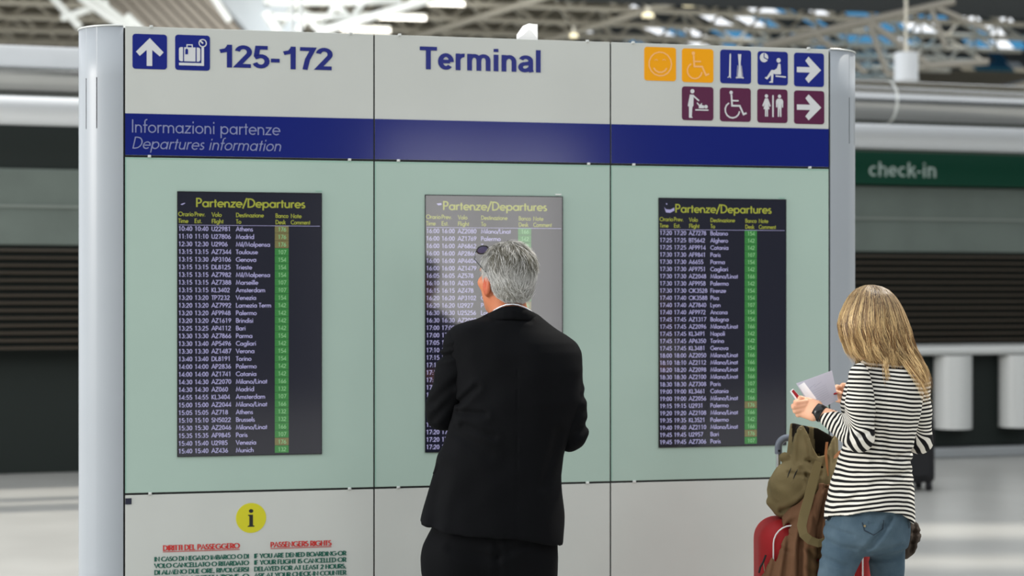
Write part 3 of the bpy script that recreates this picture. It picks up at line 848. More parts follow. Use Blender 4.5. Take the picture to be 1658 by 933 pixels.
b = MB(); b.box((Lx, 0.0, zz(408)), (Rx, .06, zz(302)), 0, .01); b.build('fascia_board', m_fas, cfront)
b = MB(); b.box((Lx, -.02, zz(356)), (Rx, .0, zz(352.5))); b.build('fascia_trim', mat('trim_dim', lin(120, 128, 122), rough=.5), cfront)
b = MB(); b.box((-1.2, -.08, zz(300.5)), (2.6, .02, zz(247)), 0, .01); sgn = b.build('sign_box', m_sg, cfront)
b = MB(); b.box((-1.2, -.02, zz(247)), (2.6, .05, zz(241))); b.build('sign_rail', mat('rail_dark', lin(70, 72, 66), rough=.5), cfront)
b = MB(); ua, za = cz(1407.5, 290, .08); ub, zb_ = cz(1514, 261, .08)
bold_on('check-in', 1406, 1517, 263, 286.5, sgn, mat('sign_letters', lin(160, 176, 170), rough=.5), 'sign_lettering', .12, -.083, lambda a, b_: cz(a, b_, .08))
for i in range(14):
    y = 415.5+i*10.45
    z = zz(y); h = zz(y-1.8)-z
    b = MB(); b.add([(Lx, .0, z-h), (Rx, .0, z-h), (Rx, -.03, z-h*.6), (Lx, -.03, z-h*.6), (Lx, -.01, z+h), (Rx, -.01, z+h), (Rx, .05, z+h), (Lx, .05, z+h)],
          [(0,1,2,3), (3,2,5,4), (4,5,6,7)])
    b.build('shutter_slat', m_sl, cfront)
# ducts hang in front of the check-in front
def htube(name, py0, py1, m, off, seams=(), label=None, lx=Lx, rx=Rx):
    z1 = cz(1384, py0, off)[1]; z0 = cz(1384, py1, off)[1]; r = (z1-z0)/2; zc_ = (z0+z1)/2
    b = MB(); b.tube([(lx, -off, zc_), (rx, -off, zc_)], r, 36)
    o = empty(name, (cA.x, cA.y, 0), crz); tag(o, label, 'duct')
    b.build('duct_shell', m, o)
    for s in seams:
        us = cz(s, 160, off)[0]
        b = MB(); b.tube([(us, -off, zc_), (us+.03, -off, zc_)], r*1.012, 36); b.build('joint_band', m_clip, o)
    for us in (lx+1.0, lx+6, rx-5.2, rx-.6):
        b = MB(); b.tube([(us, -off, zc_+r-.01), (us, -off, 8.9)], .012, 6); b.build('hanger_rod', m_clip, o)
htube('ventilation_duct', 129, 199, m_duct, 1.2, (1433,), 'large round silver duct running above the green check-in sign')
htube('ventilation_duct', 200, 240, m_pipe, .7, (), 'smaller smooth grey pipe hanging just below the large silver duct')
# desk below the shutter
dk = empty('check_in_desk', (cA.x, cA.y, 0), crz); tag(dk, 'check-in desk with white ledge and pale rounded front right of the woman', 'desk')
m_wh = mat('desk_white', lin(190, 192, 190), rough=.35)
b = MB(); b.box((-1, -1.0, zz(570)), (6.0, -.1, zz(557)), 0, .03); b.build('desk_ledge', m_wh, dk)
b = MB(); b.box((-1, -.8, zz(715)+.02), (6.0, -.15, zz(570))); b.build('desk_body', m_bd, dk)
for xx in (1546, 1650):
    u = cz(xx, 600, .9)[0]; b = MB(); b.tube([(u, -.86, zz(684)), (u, -.86, zz(571))], .19, 24); b.build('desk_column', m_wh, dk)
b = MB(); b.box((-1, -.9, 0), (6.0, -.2, zz(714)), 0, .02); b.build('desk_plinth', mat('plinth2', lin(140, 144, 146), rough=.5), dk)

# black suitcase standing on the floor behind the woman
p = pix(1469, 790, 14.1)
sc_ = empty('black_suitcase', (p.x, 14.1, 0), .25); tag(sc_, 'black wheeled suitcase standing on the floor far behind the woman', 'suitcase')
m_blk = mat('black_nylon', lin(18, 18, 22), rough=.6)
b = MB(); b.box((-.2, -.13, .07), (.2, .13, .62), 0, .04); b.build('shell', m_blk, sc_)
b = MB(); b.box((-.14, -.16, .12), (.14, -.12, .52), 0, .02); b.build('front_pocket', m_blk, sc_)
for sx in (-.15, .15):
    for sy in (-.09, .09):
        b = MB(); b.tube([(sx-.015, sy, .035), (sx+.015, sy, .035)], .035, 14); b.box((sx-.02, sy-.02, .03), (sx+.02, sy+.02, .08)); b.build('wheel', m_blk, sc_)
b = MB(); b.tube([(-.06, 0, .61), (-.06, 0, .66), (.06, 0, .66), (.06, 0, .61)], .012, 8); b.build('carry_handle', m_blk, sc_)

# ---- the roof far beyond: trusses, deck, skylights
ceil = empty('ceiling', (0, 0, 0)); tag(ceil, kind='structure')
m_tr = mat('truss_paint', lin(216, 210, 194), rough=.6)
m_deck = mat('deck', lin(150, 142, 124), rough=.9, noise=.12, nscale=.8)
m_wt = mat('white_steel', lin(240, 242, 236), rough=.5)
m_dkt = mat('roof_dark', lin(80, 84, 86), rough=.8)
TH = Vector((BD.x, BD.y)); TN = Vector((-BD.y, BD.x))     # along the trusses / away
def T3(s, t, z):                                            # s along, t distance away
    q = TH*s+TN*t; return (q.x, q.y, z)
def bar(a, b_, r, name, m, parent, seg=6):
    mb = MB(); mb.tube([a, b_], r, seg); return mb.build(name, m, parent)
unit = MB(); unit.tube([(0, 0, 0), (0, 0, 1)], 1.0, 6); unit_me = unit.mesh('web_tube'); unit_me.materials.append(m_tr)
def web(a, b_, r, name, parent, me=unit_me):
    a, b_ = Vector(a), Vector(b_); o = bpy.data.objects.new(name, me); COL.objects.link(o); o.parent = parent
    d = b_-a; o.location = a; o.rotation_euler = d.to_track_quat('Z', 'Y').to_euler(); o.scale = (r, r, d.length)
    return o
ZC0, ZC1, PIT = 9.0, 9.5, 1.2
for k in range(8):
    t = 39.6+2.3*k
    tr = bar(T3(-10, t, ZC0), T3(26, t, ZC0), .07, 'roof_truss', m_tr, ceil, 8)
    bar(T3(-10, t+.4, ZC1), T3(26, t+.4, ZC1), .05, 'top_chord', m_tr, tr, 8)
    s = -10+(k % 2)*.5
    n = 0
    while s < 25:
        web(T3(s, t, ZC0), T3(s+PIT/2, t+.4, ZC1), .05, 'web_tube', tr)
        web(T3(s+PIT/2, t+.4, ZC1), T3(s+PIT, t, ZC0), .05, 'web_tube', tr)
        if n % 2 == 0 and k < 7: web(T3(s+PIT/2, t+.4, ZC1), T3(s+PIT*1.3, t+2.3, ZC0), .045, 'web_tube', tr)
        s += PIT; n += 1
# long tubes crossing below the trusses
for (x0, y0, x1, y1) in ((690, 54, 872, -2), (898, 62, 1122, -6), (1240, 78, 1530, 8)):
    def onz(px, py, z): Y = (z-EYE)*F/(HY-py); return Vector(((px-829)*Y/F, Y, z))
    a, c = onz(x0, y0, 8.8), onz(x1, y1, 8.8); d = c-a
    bar(a-d*.6, c+d*1.2, .09, 'cross_tube', m_tr, ceil, 10)
# deck with an opening for the skylight zone
SK = [(1, 26)]
def deckbox(s0, s1, t0, t1, z=11.6, m=None, nm='roof_deck'):
    b = MB(); vs = [T3(s0, t0, z), T3(s1, t0, z), T3(s1, t1, z), T3(s0, t1, z)]
    vs += [(x, y, zz_+.15) for x, y, zz_ in vs]
    b.add(vs, [(3, 2, 1, 0), (4, 5, 6, 7), (0, 1, 5, 4), (1, 2, 6, 5), (2, 3, 7, 6), (3, 0, 4, 7)])
    return b.build(nm, m or m_deck, ceil)
deckbox(-34, 14, 38, 84, 10.1)
deckbox(14, 34, 38, 43.5, 10.1); deckbox(14, 34, 58.5, 84, 10.1); deckbox(35, 62, 30, 84, 10.1)
# skylight zone: narrow deck strips between panes, some clear, some blue
m_blue = bpy.data.materials.new('blue_pane'); m_blue.use_nodes = True
_n = m_blue.node_tree.nodes; _l = m_blue.node_tree.links; _n.remove(_n['Principled BSDF'])
_t = _n.new('ShaderNodeBsdfTransparent'); _t.inputs[0].default_value = (.05, .19, .34, 1); _l.new(_t.outputs[0], _n['Material Output'].inputs[0])
rk = random.Random(5)
for i in range(6):
    t0 = 43.5+i*2.5
    for j in range(38):
        s0 = 14+j*.55
        r = rk.random()
        if 14.6+(t0-57)*-.28 > s0+.5: r = .9
        if r < .15: continue
        b = MB(); sh_ = .9
        vs = [T3(s0-sh_, t0, 10.1), T3(s0+.55-sh_, t0, 10.1), T3(s0+.55+sh_, t0+2.5, 10.1), T3(s0+sh_, t0+2.5, 10.1)]
        b.add(vs, [(3, 2, 1, 0)])
        b.build('roof_pane', m_blue if r < .50 else m_dkt, ceil)
# ribbed sloping panel at upper left, and a pale panel beside it
rb = empty('ribbed_panel', (0, 0, 0)); rb.parent = ceil
m_rib = mat('rib', lin(158, 150, 138), rough=.8)
def quad3(pts, th=.05):
    b = MB(); vs = [tuple(p) for p in pts]; vs += [(x, y+th, z) for x, y, z in vs]
    b.add(vs, [(0, 1, 2, 3), (7, 6, 5, 4), (0, 4, 5, 1), (1, 5, 6, 2), (2, 6, 7, 3), (3, 7, 4, 0)]); return b
for i in range(9):
    xo = 200+i*19.5
    a0, a1 = xo+70, xo+15
    q = [pix(xo+28, 60, 39.6), pix(xo+28+15.5, 60, 39.6), pix(xo-50+15.5, -20, 39.6), pix(xo-50, -20, 39.6)]
    quad3(q, .12).build('rib_slat', m_rib, rb)
quad3([pix(205, 62, 39.9), pix(405, 62, 39.9), pix(330, -24, 39.9), pix(120, -24, 39.9)], .06).build('rib_backing', mat('ribb', lin(150, 142, 130), rough=.8), rb)
quad3([pix(372, 62, 40.2), pix(476, 62, 40.2), pix(500, -24, 40.2), pix(330, -24, 40.2)], .1).build('pale_panel', mat('palep', lin(222, 230, 234), rough=.5), ceil)
# truss cluster at the upper left; its white colour stands in for strong sunlight
def wbar(x0, y0, x1, y1, Y, r=.085): return bar(pix(x0, y0, Y), pix(x1, y1, Y), r, 'white_tube', m_wt, wtr, 8)
wtr = bar(pix(440, 26, 38.5), pix(600, 30, 38.5), .09, 'white_truss', m_wt, ceil, 8)
wbar(515, 52, 790, -28, 38.2, .10); wbar(520, 44, 545, 8, 38.6); wbar(545, 8, 572, 38, 38.6); wbar(572, 30, 590, 0, 38.6); wbar(480, 50, 498, 28, 38.6, .09); wbar(498, 28, 520, 52, 38.6, .09)
wbar(428, 3, 650, 3, 38.6, .09); wbar(430, 20, 452, 52, 38.4, .12); wbar(455, 40, 480, 5, 38.7, .08); wbar(505, 28, 480, 14, 38.7, .09)
wt2 = bar(pix(128, -6, 38.5), pix(205, 48, 38.5), .10, 'white_truss', m_wt, ceil, 8)
for q in ((150, -5, 215, 46), (205, 25, 230, 48), (100, 30, 175, 4), (80, -10, 130, 45), (345, -5, 372, 34)):
    bar(pix(q[0], q[1], 38.6), pix(q[2], q[3], 38.6), .09, 'white_tube', m_wt, wt2, 8)
# fluorescent strips under the trusses
for i, (x0, x1, y, sl_) in enumerate(((664, 752, 4, 3), (586, 690, 27, 3), (552, 632, 47, 3))):
    lo = empty('strip_light', pix((x0+x1)/2, y, 39.5)); 
    tag(lo, ('warm white strip light hanging in the roof, topmost of three', 'warm white strip light hanging in the roof, middle and longest of three', 'warm white strip light just above the sign wall, lowest of three')[i], 'lamp', 'strip lights in the roof')
    c = pix((x0+x1)/2, y, 39.5)
    a = pix(x0, y, 39.5)-c; e = pix(x1, y+sl_, 39.5)-c
    b = MB(); b.tube([a, e], .055, 10); b.build('tube', mat('strip_glow', (1, .97, .88), emit=(1, .95, .84), estr=2.6), lo)
    b = MB(); b.tube([a+Vector((0, .1, .09)), e+Vector((0, .1, .09))], .04, 6); b.build('housing', m_wt, lo)
for i, (x, y, r) in enumerate(((1116, 6, .11), (1049, 24, .10), (929, 57, .07))):
    c = pix(x, y, 40); lo = empty('round_lamp', c)
    tag(lo, ('small round warm lamp at the roof trusses, right and highest', 'small round warm lamp at the roof trusses, in the middle', 'small round warm lamp just above the sign wall, lowest')[i], 'lamp', 'round roof lamps')
    b = MB(); b.tube([(0, 0, -.05), (0, 0, .03)], [r*1.5, r*1.3], 14, flat=(1, 1)); b.build('lamp_glass', mat('lampg', (1, .9, .6), emit=(1, .9, .6), estr=(1.0)), lo)
    b = MB(); b.tube([(0, 0, .03), (0, 0, .2)], r*.7, 10); b.build('lamp_housing', m_tr, lo)
area_lamp('truss_fill', (-5, 35, 5.0), (-5, 38.6, 8.1), 200, .6)  # added fill that brightens the white trusses, not a lamp of the hall
# big near truss at upper right
m_trd = mat('truss_grey', lin(150, 145, 134), rough=.6)
nt_ = bar(pix(1235, 74, 36), pix(1405, 33, 36)  , .085, 'near_truss', m_trd, ceil, 8)
for q in ((1405, 33, 1545, 2  , .085), (1315, 52, 1402, 118, .06), (1405, 33, 1437, 122, .06), (1408, 36, 1507, 108, .075), (1505, 8, 1532, 78, .06), (1507, 8, 1600, 50, .06),
          (1505, 107, 1600, 100, .075), (1437, 122, 1505, 107, .06)):
    bar(pix(q[0], q[1], 36), pix(q[2], q[3], 36), q[4], 'near_tube', m_trd, nt_, 8)
# grey air handling drum and dark clutter seen under the roof at right
dr = MB(); c = pix(1467, 106, 30); dr.tube([(c.x, c.y, c.z-.28), (c.x, c.y, c.z+.22)], .21, 20)
o = dr.build('ventilation_drum', m_pipe, None, (c.x, c.y, c.z-.28)); tag(o, 'upright pale grey ventilation drum under the roof at upper right', 'drum')
b = MB(); b.tube([(c.x, c.y, c.z+.2), (c.x, c.y, 9)], .03, 6); b.v = [(x-c.x, y-c.y, z-(c.z-.28)) for x, y, z in b.v]; b.build('drop_rod', m_tr, o)
deckbox(9, 24, 33, 36.5, 8.2, m_dkt, 'lower_roof')
# unseen slabs added above the far floor; their gaps shape the sun into stripes
for y0_, y1_ in ((11.6, 14.6), (15.15, 15.85), (16.6, 19.5), (19.6, 22.5), (22.6, 26)):
    b = MB(); b.box((5.2, y0_, 9.2), (13, y1_, 9.4)); b.build('sun_slab', m_deck, ceil)
# ================================================================ people
m_skin = mat('skin', lin(205, 140, 108), rough=.5, spec=.35, attr='tint', bump=.08, bscale=180)
m_hair = mat('hair_strand', lin(160, 158, 150), rough=.42, spec=.45, attr='tint')
def rotm(yaw, pitch=0.0, roll=0.0):
    "columns = local x (right), y (forward), z (up) in world; yaw turns the face to the left"
    return np.array((Matrix.Rotation(yaw, 3, 'Z') @ Matrix.Rotation(roll, 3, 'Y') @ Matrix.Rotation(pitch, 3, 'X')), np.float32)
def head_sdf(P, c, R, s=1.0, ears=True, fem=False):
    "head in its own frame: y forward, origin at the middle of the head"
    q = ((P-np.array(c, np.float32))@R)/s
    d = sd_ell(q, (0, -.012, .030), (.067, .082, .080))
    jw = .052 if fem else .058
    d = smin(d, sd_ell(q, (0, .030, -.035), (jw, .062, .070)), .03)
    d = smin(d, sd_ell(q, (0, .062, -.088), (.026, .024, .022)), .03)        # chin
    d = smin(d, sd_ell(q, (0, .080, .030), (.050, .014, .012)), .025)        # brow
    d = smin(d, sd_cone(q, (0, .088, .018), (0, .110, -.022), .008, .012), .012)  # nose
    d = smin(d, sd_ell(q, (0, .088, -.052), (.024, .012, .012)), .012)       # lips
    for x in (-1, 1):
        d = smin(d, sd_ell(q, (x*.040, .068, -.010), (.020, .018, .018)), .02)
        d = -smin(-d, sd_ell(q, (x*.031, .102, .012), (.015, .014, .010)), .01)
        if ears:
            e = sd_ell(q, (x*.074, -.004, -.014), (.0085, .019, .031))
            e = smin(e, sd_cone(q, (x*.072, .002, -.022), (x*.068, .004, -.042), .008, .006), .008)
            e = -smin(-e, sd_ell(q, (x*.084, .000, -.008), (.006, .010, .017)), .005)
            d = smin(d, e, .006)
    d = -smin(-d, sd_cone(q, (-.018, .104, -.052), (.018, .104, -.052), .0012, .0012)+.0, .003)
    return d*s
def hand_sdf(P, wrist, mid, fingers, thumb, palm_r=(.030, .013), pn=None, wr=.024):
    "palm between wrist and mid; fingers: list of point lists; thumb: point list"
    wrist = np.array(wrist); mid = np.array(mid)
    ax = (mid-wrist); L = np.linalg.norm(ax); ax = ax/L
    pn = np.array(pn, float); pn = pn-ax*(pn@ax); pn /= np.linalg.norm(pn)
    sd = np.cross(ax, pn)
    R = np.stack([sd, ax, pn], 1).astype(np.float32)
    d = sd_box(P, (wrist+mid)/2+ax*.003, (.034, L/2+.002, .0125), .0115, R)
    d = smin(d, sd_cone(P, wrist-ax*.05, wrist+ax*.01, wr, wr*.98), .02)
    for f in fingers:
        n = len(f)
        e = sd_chain(P, f, [.0084, .0080, .0074, .0066][:n])
        d = smin(d, e, .0025)
    e = sd_chain(P, thumb, [.0125, .0105, .009][:len(thumb)])
    return smin(d, e, .008)
def join_parts(name, parts, mats, org, tint):
    Vs, Qs, n = [], [], 0
    for V, Q in parts:
        Vs.append(V); Qs.append(Q+n); n += len(V)
    V = np.concatenate(Vs); Q = np.concatenate(Qs)
    me = np_mesh(name, V-np.array(org), Q)
    a = me.color_attributes.new('tint', 'FLOAT_COLOR', 'POINT')
    c = np.ones((len(V), 4), np.float32); c[:, :3] = tint(V); a.data.foreach_set('color', c.ravel())
    return link(name, me, mats, None, org)

# ---------------------------------------------------------------- the man
Y0 = 5.38
MP = lambda px, py, dy=0.0: tuple(pix(px, py, Y0+dy)-Vector((0, 0, 0)))
KM = Y0/F
org_m = (pix(812, 600, Y0).x, Y0, 0.0)
hc = MP(820, 455); hR = rotm(math.radians(33), math.radians(4))
m_suit = mat('suit_wool', lin(7, 8, 11), rough=.85, spec=.13, bump=.10, bscale=420, noise=.15, nscale=9)
def man_head(P):
    d = head_sdf(P, hc, hR, 1.03)
    return smin(d, sd_cone(P, MP(820, 480, .0), MP(829, 535, -.0), .057, .060), .025)
hp = surface_net(man_head, np.array(hc)-(.125, .15, .22), np.array(hc)+(.125, .15, .15), .0036)
hp = (smooth_mesh(hp[0], hp[1], 1), hp[1])
shL, elL, wrL = MP(752, 560, .0), MP(718, 667, .03), MP(772, 640, .27)
shR, elR, wrR = MP(912, 592, .01), MP(923, 701, .02), MP(868, 672, .27)
def man_body(P):
    d = sd_loft(P, [(.80, *MP(800, 870)[:2], .15, .10), (1.0, *MP(812, 800)[:2], .14, .095), (1.25, *MP(822, 675)[:2], .15, .10), (1.42, *MP(826, 590)[:2], .16, .10), (1.52, *MP(826, 540)[:2], .10, .075)], 2.2)
    d = smin(d, sd_cone(P, MP(830, 545), MP(824, 500), .075, .058), .03)
    for a, b, c in ((shL, elL, wrL), (shR, elR, wrR)):
        d = smin(d, sd_chain(P, [a, b, c], [.042, .036, .027]), .03)
    for hx, kx, fx in (((745, 895), 742, 738), ((852, 895), 856, 862)):
        h = MP(*hx); k = (MP(kx, 0)[0], Y0+.01, .50); f = (MP(fx, 0)[0], Y0-.01, .09)
        d = smin(d, sd_chain(P, [h, k, f], [.088, .058, .040]), .05)
    return d
bp_ = surface_net(man_body, (org_m[0]-.32, Y0-.2, .03), (org_m[0]+.34, Y0+.35, 1.62), .012)
def man_hand(w, sgn):
    w = np.array(w); mid = w+np.array([.035*sgn, .075, .02])
    F_ = []
    for i, L in enumerate((.9, 1.0, .95, .78)):
        b0 = mid+np.array([(-.026+.0175*i)*1.0, -.004*i, .0])
        F_.append([b0, b0+np.array([.008*sgn, .036*L, -.008]), b0+np.array([.010*sgn, .052*L, -.034]), b0+np.array([.006*sgn, .036*L, -.048])])
    th = [w+np.array([.03*sgn, .03, .0]), w+np.array([.055*sgn, .06, .0]), w+np.array([.060*sgn, .09, -.012])]
    f = lambda P: hand_sdf(P, w, mid, F_, th, pn=(0, 0, 1))
    return surface_net(f, w-(.09, .07, .09), w+(.12, .18, .09), .0032)
def man_tint(V):
    q = (V-np.array(hc))@hR
    base = np.array(lin(196, 122, 86)); c = np.tile(base, (len(V), 1))
    red = np.array(lin(180, 84, 58))
    w = np.exp(-(((np.abs(q[:, 0])-.08)/.02)**2+((q[:, 1])/.03)**2+((q[:, 2]+.014)/.04)**2))[:, None]
    c = c*(1-w)+red*w
    lip = np.exp(-((q[:, 0]/.024)**2+((q[:, 1]-.1)/.02)**2+((q[:, 2]+.052)/.009)**2))[:, None]
    return c*(1-lip)+np.array(lin(176, 92, 80))*lip
man = join_parts('person', [hp, bp_, man_hand(wrL, 1), man_hand(wrR, -1)], m_skin, org_m, man_tint)
tag(man, 'grey-haired man in a black suit seen from behind, looking at the middle screen', 'person')
m_eye = mat('eye_white', lin(225, 222, 215), rough=.2); m_iris = mat('iris', lin(60, 52, 44), rough=.2)
def eyes(c, R, parent, org, s=1.0):
    for x in (-.031, .031):
        b = MB(); p = np.array(c)+R@(np.array([x, .079, .012])*s)-np.array(org); f = R@np.array([0, 1, 0])
        b.tube([p-f*.011, p-f*.006, p+f*.002, p+f*.0085, p+f*.011], [.003, .0095, .0115, .007, .0055], 14)
        b.tube([p+f*.0108, p+f*.0118], [.0052, .004], 12, 1)
        b.build('eye', [m_eye, m_iris], parent)
eyes(hc, hR, man, org_m, 1.03)

# jacket
def hem_z(P, pts, Y, cx, hw, dep):
    "height of a hem drawn on the near side of a rounded body"
    xs = np.linspace(pts[0][0], pts[-1][0], 40)
    py = np.interp(xs, [a for a, _ in pts], [b_ for _, b_ in pts])
    Ys = Y-dep*np.sqrt(np.clip(1-((xs-cx)/hw)**2, 0, 1))
    return np.interp(P[:, 0], (xs-829)*Ys/F, EYE+(HY-py)*Ys/F)
zf = lambda py: EYE+(HY-py)*KM
def loft_rows(tab, yc=lambda py: 0.0, K=None, yb=None):
    out = []
    for py, xl, xr, b in sorted(tab, reverse=True):
        a = pix(xl, py, yb); c = pix(xr, py, yb)
        out.append((a.z, (a.x+c.x)/2, yb+yc(py), (c.x-a.x)/2, b))
    return out
jr = loft_rows([(506, 806, 852, .060), (511, 797, 862, .074), (516, 778, 870, .084), (520, 757, 876, .090), (525, 741, 885, .094), (531, 729, 896, .100), (541, 727, 912, .108), (555, 728, 929, .118), (570, 729, 938, .126), (600, 733, 943, .135), (650, 738, 940, .14),
    (700, 727, 924, .135), (735, 711, 914, .135), (770, 702, 910, .14), (800, 693, 912, .145), (830, 683, 914.5, .15), (850, 677, 915.5, .152), (905, 670, 914, .155)], yb=Y0)
def jacket(P):
    d = sd_loft(P, jr, 2.15)
    # hem cut, rising to the left
    x0, z0 = MP(680, 850)[0], zf(851); x1, z1 = MP(913, 887)[0], zf(887)
    xm, zm = MP(735, 866)[0], zf(866)
    hx_ = [(681, 849.5), (701, 857), (728, 865), (765, 869), (808, 873), (868, 878), (905, 886), (914, 887.5)]
    hz = hem_z(P, hx_, Y0, 797, 120, .145)
    d = smax(d, hz-P[:, 2], .002)
    # shoulder slope toward the right, padding
    d = smin(d, sd_cone(P, MP(750, 551), MP(800, 530), .040, .05), .015)
    d = smin(d, sd_cone(P, MP(916, 578), MP(858, 531), .038, .05), .03)
    # shoulder blades, waist and back seam
    d = fold(P, d, [MP(838, 600, -.14), MP(836, 880, -.155)], .004, .0022)
    d = fold(P, d, [MP(742, 700, -.10), MP(790, 735, -.15)], .02, .005)
    d = fold(P, d, [MP(742, 655, -.10), MP(772, 628, -.14)], .010, .008)
    d = fold(P, d, [MP(742, 668, -.10), MP(785, 672, -.14)], .010, .007)
    d = fold(P, d, [MP(750, 690, -.10), MP(800, 708, -.15)], .010, .006)
    d = fold(P, d, [MP(905, 700, -.10), MP(880, 790, -.15)], .015, .005)
    d = fold(P, d, [MP(716, 760, -.08), MP(704, 850, -.12)], .02, .006)
    d = fold(P, d, [MP(800, 519, -.08), MP(830, 514, -.11), MP(860, 520, -.08)], .007, .005)
    d = d+.0045*pnoise(P, 17, 3)
    return d
def sleeve(sh, el, wr, folds, k, r0=.062):
    def f(P):
        mid = tuple((np.array(sh)+np.array(el))/2+np.array([0, -.006, 0]))
        d = sd_chain(P, [sh, mid, el], [r0, .060, .0565], .02)
        d = smin(d, sd_cone(P, np.array(sh)+(-.022, 0, .030), np.array(sh)+(.02, 0, .030), .030, .032), .02) if k == 5 else d
        d = smin(d, sd_chain(P, [el, wr], [.055, .040]), .012)
        d = d+.0055*pnoise(P, 24, k)
        for a, b, r, dp in folds: d = fold(P, d, [a, b], r, dp)
        return d
    return f
jl = (MP(675, 0)[0]-.02, Y0-.20, .70)
jh = (MP(960, 0)[0]+.02, Y0+.20, 1.62)
mats_j = m_suit
jk = sdf_part('jacket', jacket, jl, jh, .0062, m_suit, man, org_m, 2)
def around(*pts):
    a = np.array(pts); return a.min(0)-.085, a.max(0)+.085
lo, hi = around(shL, elL, wrL)
sdf_part('sleeve', sleeve((MP(749, 563)), elL, wrL, [(MP(706, 580, -.06), MP(742, 573, -.07), .010, .011), (MP(716, 566, -.06), MP(745, 560, -.07), .008, .006), (MP(745, 615, -.06), MP(700, 655, -.06), .014, .007), (MP(700, 680, -.05), MP(735, 640, -.06), .012, .006)], 5), lo, hi, .0058, m_suit, jk, org_m, 2)
lo, hi = around(shR, elR, wrR)
sdf_part('sleeve', sleeve((MP(910, 592)), elR, wrR, [(MP(952, 640, -.06), MP(915, 660, -.06), .012, .006), (MP(950, 690, -.05), MP(915, 720, -.06), .014, .007)], 9, .064), lo, hi, .0058, m_suit, jk, org_m, 2)
# turned-down collar of the jacket
cc = np.array(MP(829, 500))
def ringpts(rx, ry, zb, zs, zf_, n=20):
    "closed ring round the neck: height zb at the back, zs at the sides, zf_ in front"
    out = []
    for k in range(n+1):
        t = 2*PI*k/n; c = math.cos(t)                # t=0 at the back
        z = (zs+(zb-zs)*c*c) if c > 0 else (zs+(zf_-zs)*c*c)
        out.append(cc+np.array([rx*math.sin(t), -ry*c, z]))
    return out
def jcol(P):
    d = None
    a = ringpts(.069, .077, .005, -.018, -.10); b_ = ringpts(.076, .085, -.026, -.042, -.14); m_ = ringpts(.0735, .0825, -.010, -.030, -.12)
    for i in range(20):
        e = smin(sd_cone(P, a[i], a[i+1], .0055, .0055), sd_cone(P, b_[i], b_[i+1], .0085, .0085), .03); e = smin(e, sd_cone(P, m_[i], m_[i+1], .0075, .0075), .012)
        d = e if d is None else np.minimum(d, e)
    return d
c0 = np.array(MP(829, 512)); sdf_part('collar', jcol, c0-(.12, .13, .12), c0+(.12, .12, .07), .0038, m_suit, jk, org_m, 2)
# pocket flap showing at the left side
b = MB(); a0 = np.array(MP(714, 741, -.02)); a1 = np.array(MP(703, 767, -.02))
b.v = []
fl = [a0, a1, a1+(.016, -.01, .001), a0+(.02, -.02, 0)]
fo = [p+np.array((-.005, -.004, 0)) for p in fl]
b.add([tuple(p-np.array(org_m)) for p in fl+fo], [(0, 1, 2, 3), (7, 6, 5, 4), (0, 4, 5, 1), (1, 5, 6, 2), (2, 6, 7, 3), (3, 7, 4, 0)])
b.build('pocket_flap', m_suit, jk)
# white shirt collar standing above it
m_shirt = mat('shirt_white', lin(240, 242, 248), rough=.7)
def scol(P):
    d = None
    a = ringpts(.0655, .0715, .0150, -.012, -.05); b_ = ringpts(.066, .072, -.010, -.034, -.09)
    for i in range(20):
        e = smin(sd_cone(P, a[i], a[i+1], .0030, .0030), sd_cone(P, b_[i], b_[i+1], .004, .004), .02)
        d = e if d is None else np.minimum(d, e)
    return d
sdf_part('shirt_collar', scol, c0-(.10, .11, .09), c0+(.10, .11, .07), .0028, m_shirt, man, org_m, 1)
# trousers
def trousers(P):
    d = sd_loft(P, loft_rows([(800, 716, 898, .11), (850, 703, 901, .125), (865, 697, 902, .125), (880, 690, 903, .125), (905, 682, 903, .12), (925, 682, 901, .11), (945, 690, 895, .08)], yb=Y0), 2.3)
    L = [MP(747, 905), (MP(742, 0)[0], Y0+.0, .52), (MP(738, 0)[0], Y0-.015, .07)]
    R = [MP(855, 905), (MP(858, 0)[0], Y0+.01, .52), (MP(864, 0)[0], Y0-.01, .07)]
    d = smin(d, sd_chain(P, L, [.120, .096, .088]), .025)
    d = smin(d, sd_chain(P, R, [.092, .088, .082]), .02)
    w = np.maximum(np.abs(P[:, 0]-MP(806, 0)[0])*1.0-.0, 0)
    gap = np.maximum(np.abs(P[:, 0]-MP(806.5, 0)[0])-np.clip((MP(0, 926)[2]-P[:, 2])*.30, 0, .03), P[:, 2]-MP(0, 926)[2])
    d = smax(d, -gap, .008)
    d = fold(P, d, [MP(806, 880, -.13), MP(806, 930, -.12)], .01, .006)
    d = fold(P, d, [MP(800, 905, -.12), MP(730, 890, -.12)], .014, .006)
    d = fold(P, d, [MP(806, 900, -.12), MP(850, 880, -.12)], .014, .006)
    d = d+.004*pnoise(P, 14, 8)
    return smax(d, .055-P[:, 2], .01)
sdf_part('trousers', trousers, (MP(672, 0)[0], Y0-.18, .03), (MP(915, 0)[0], Y0+.18, 1.04), .0085, m_suit, man, org_m, 2)
m_shoe = mat('shoe_leather', lin(16, 15, 15), rough=.25, spec=.6)
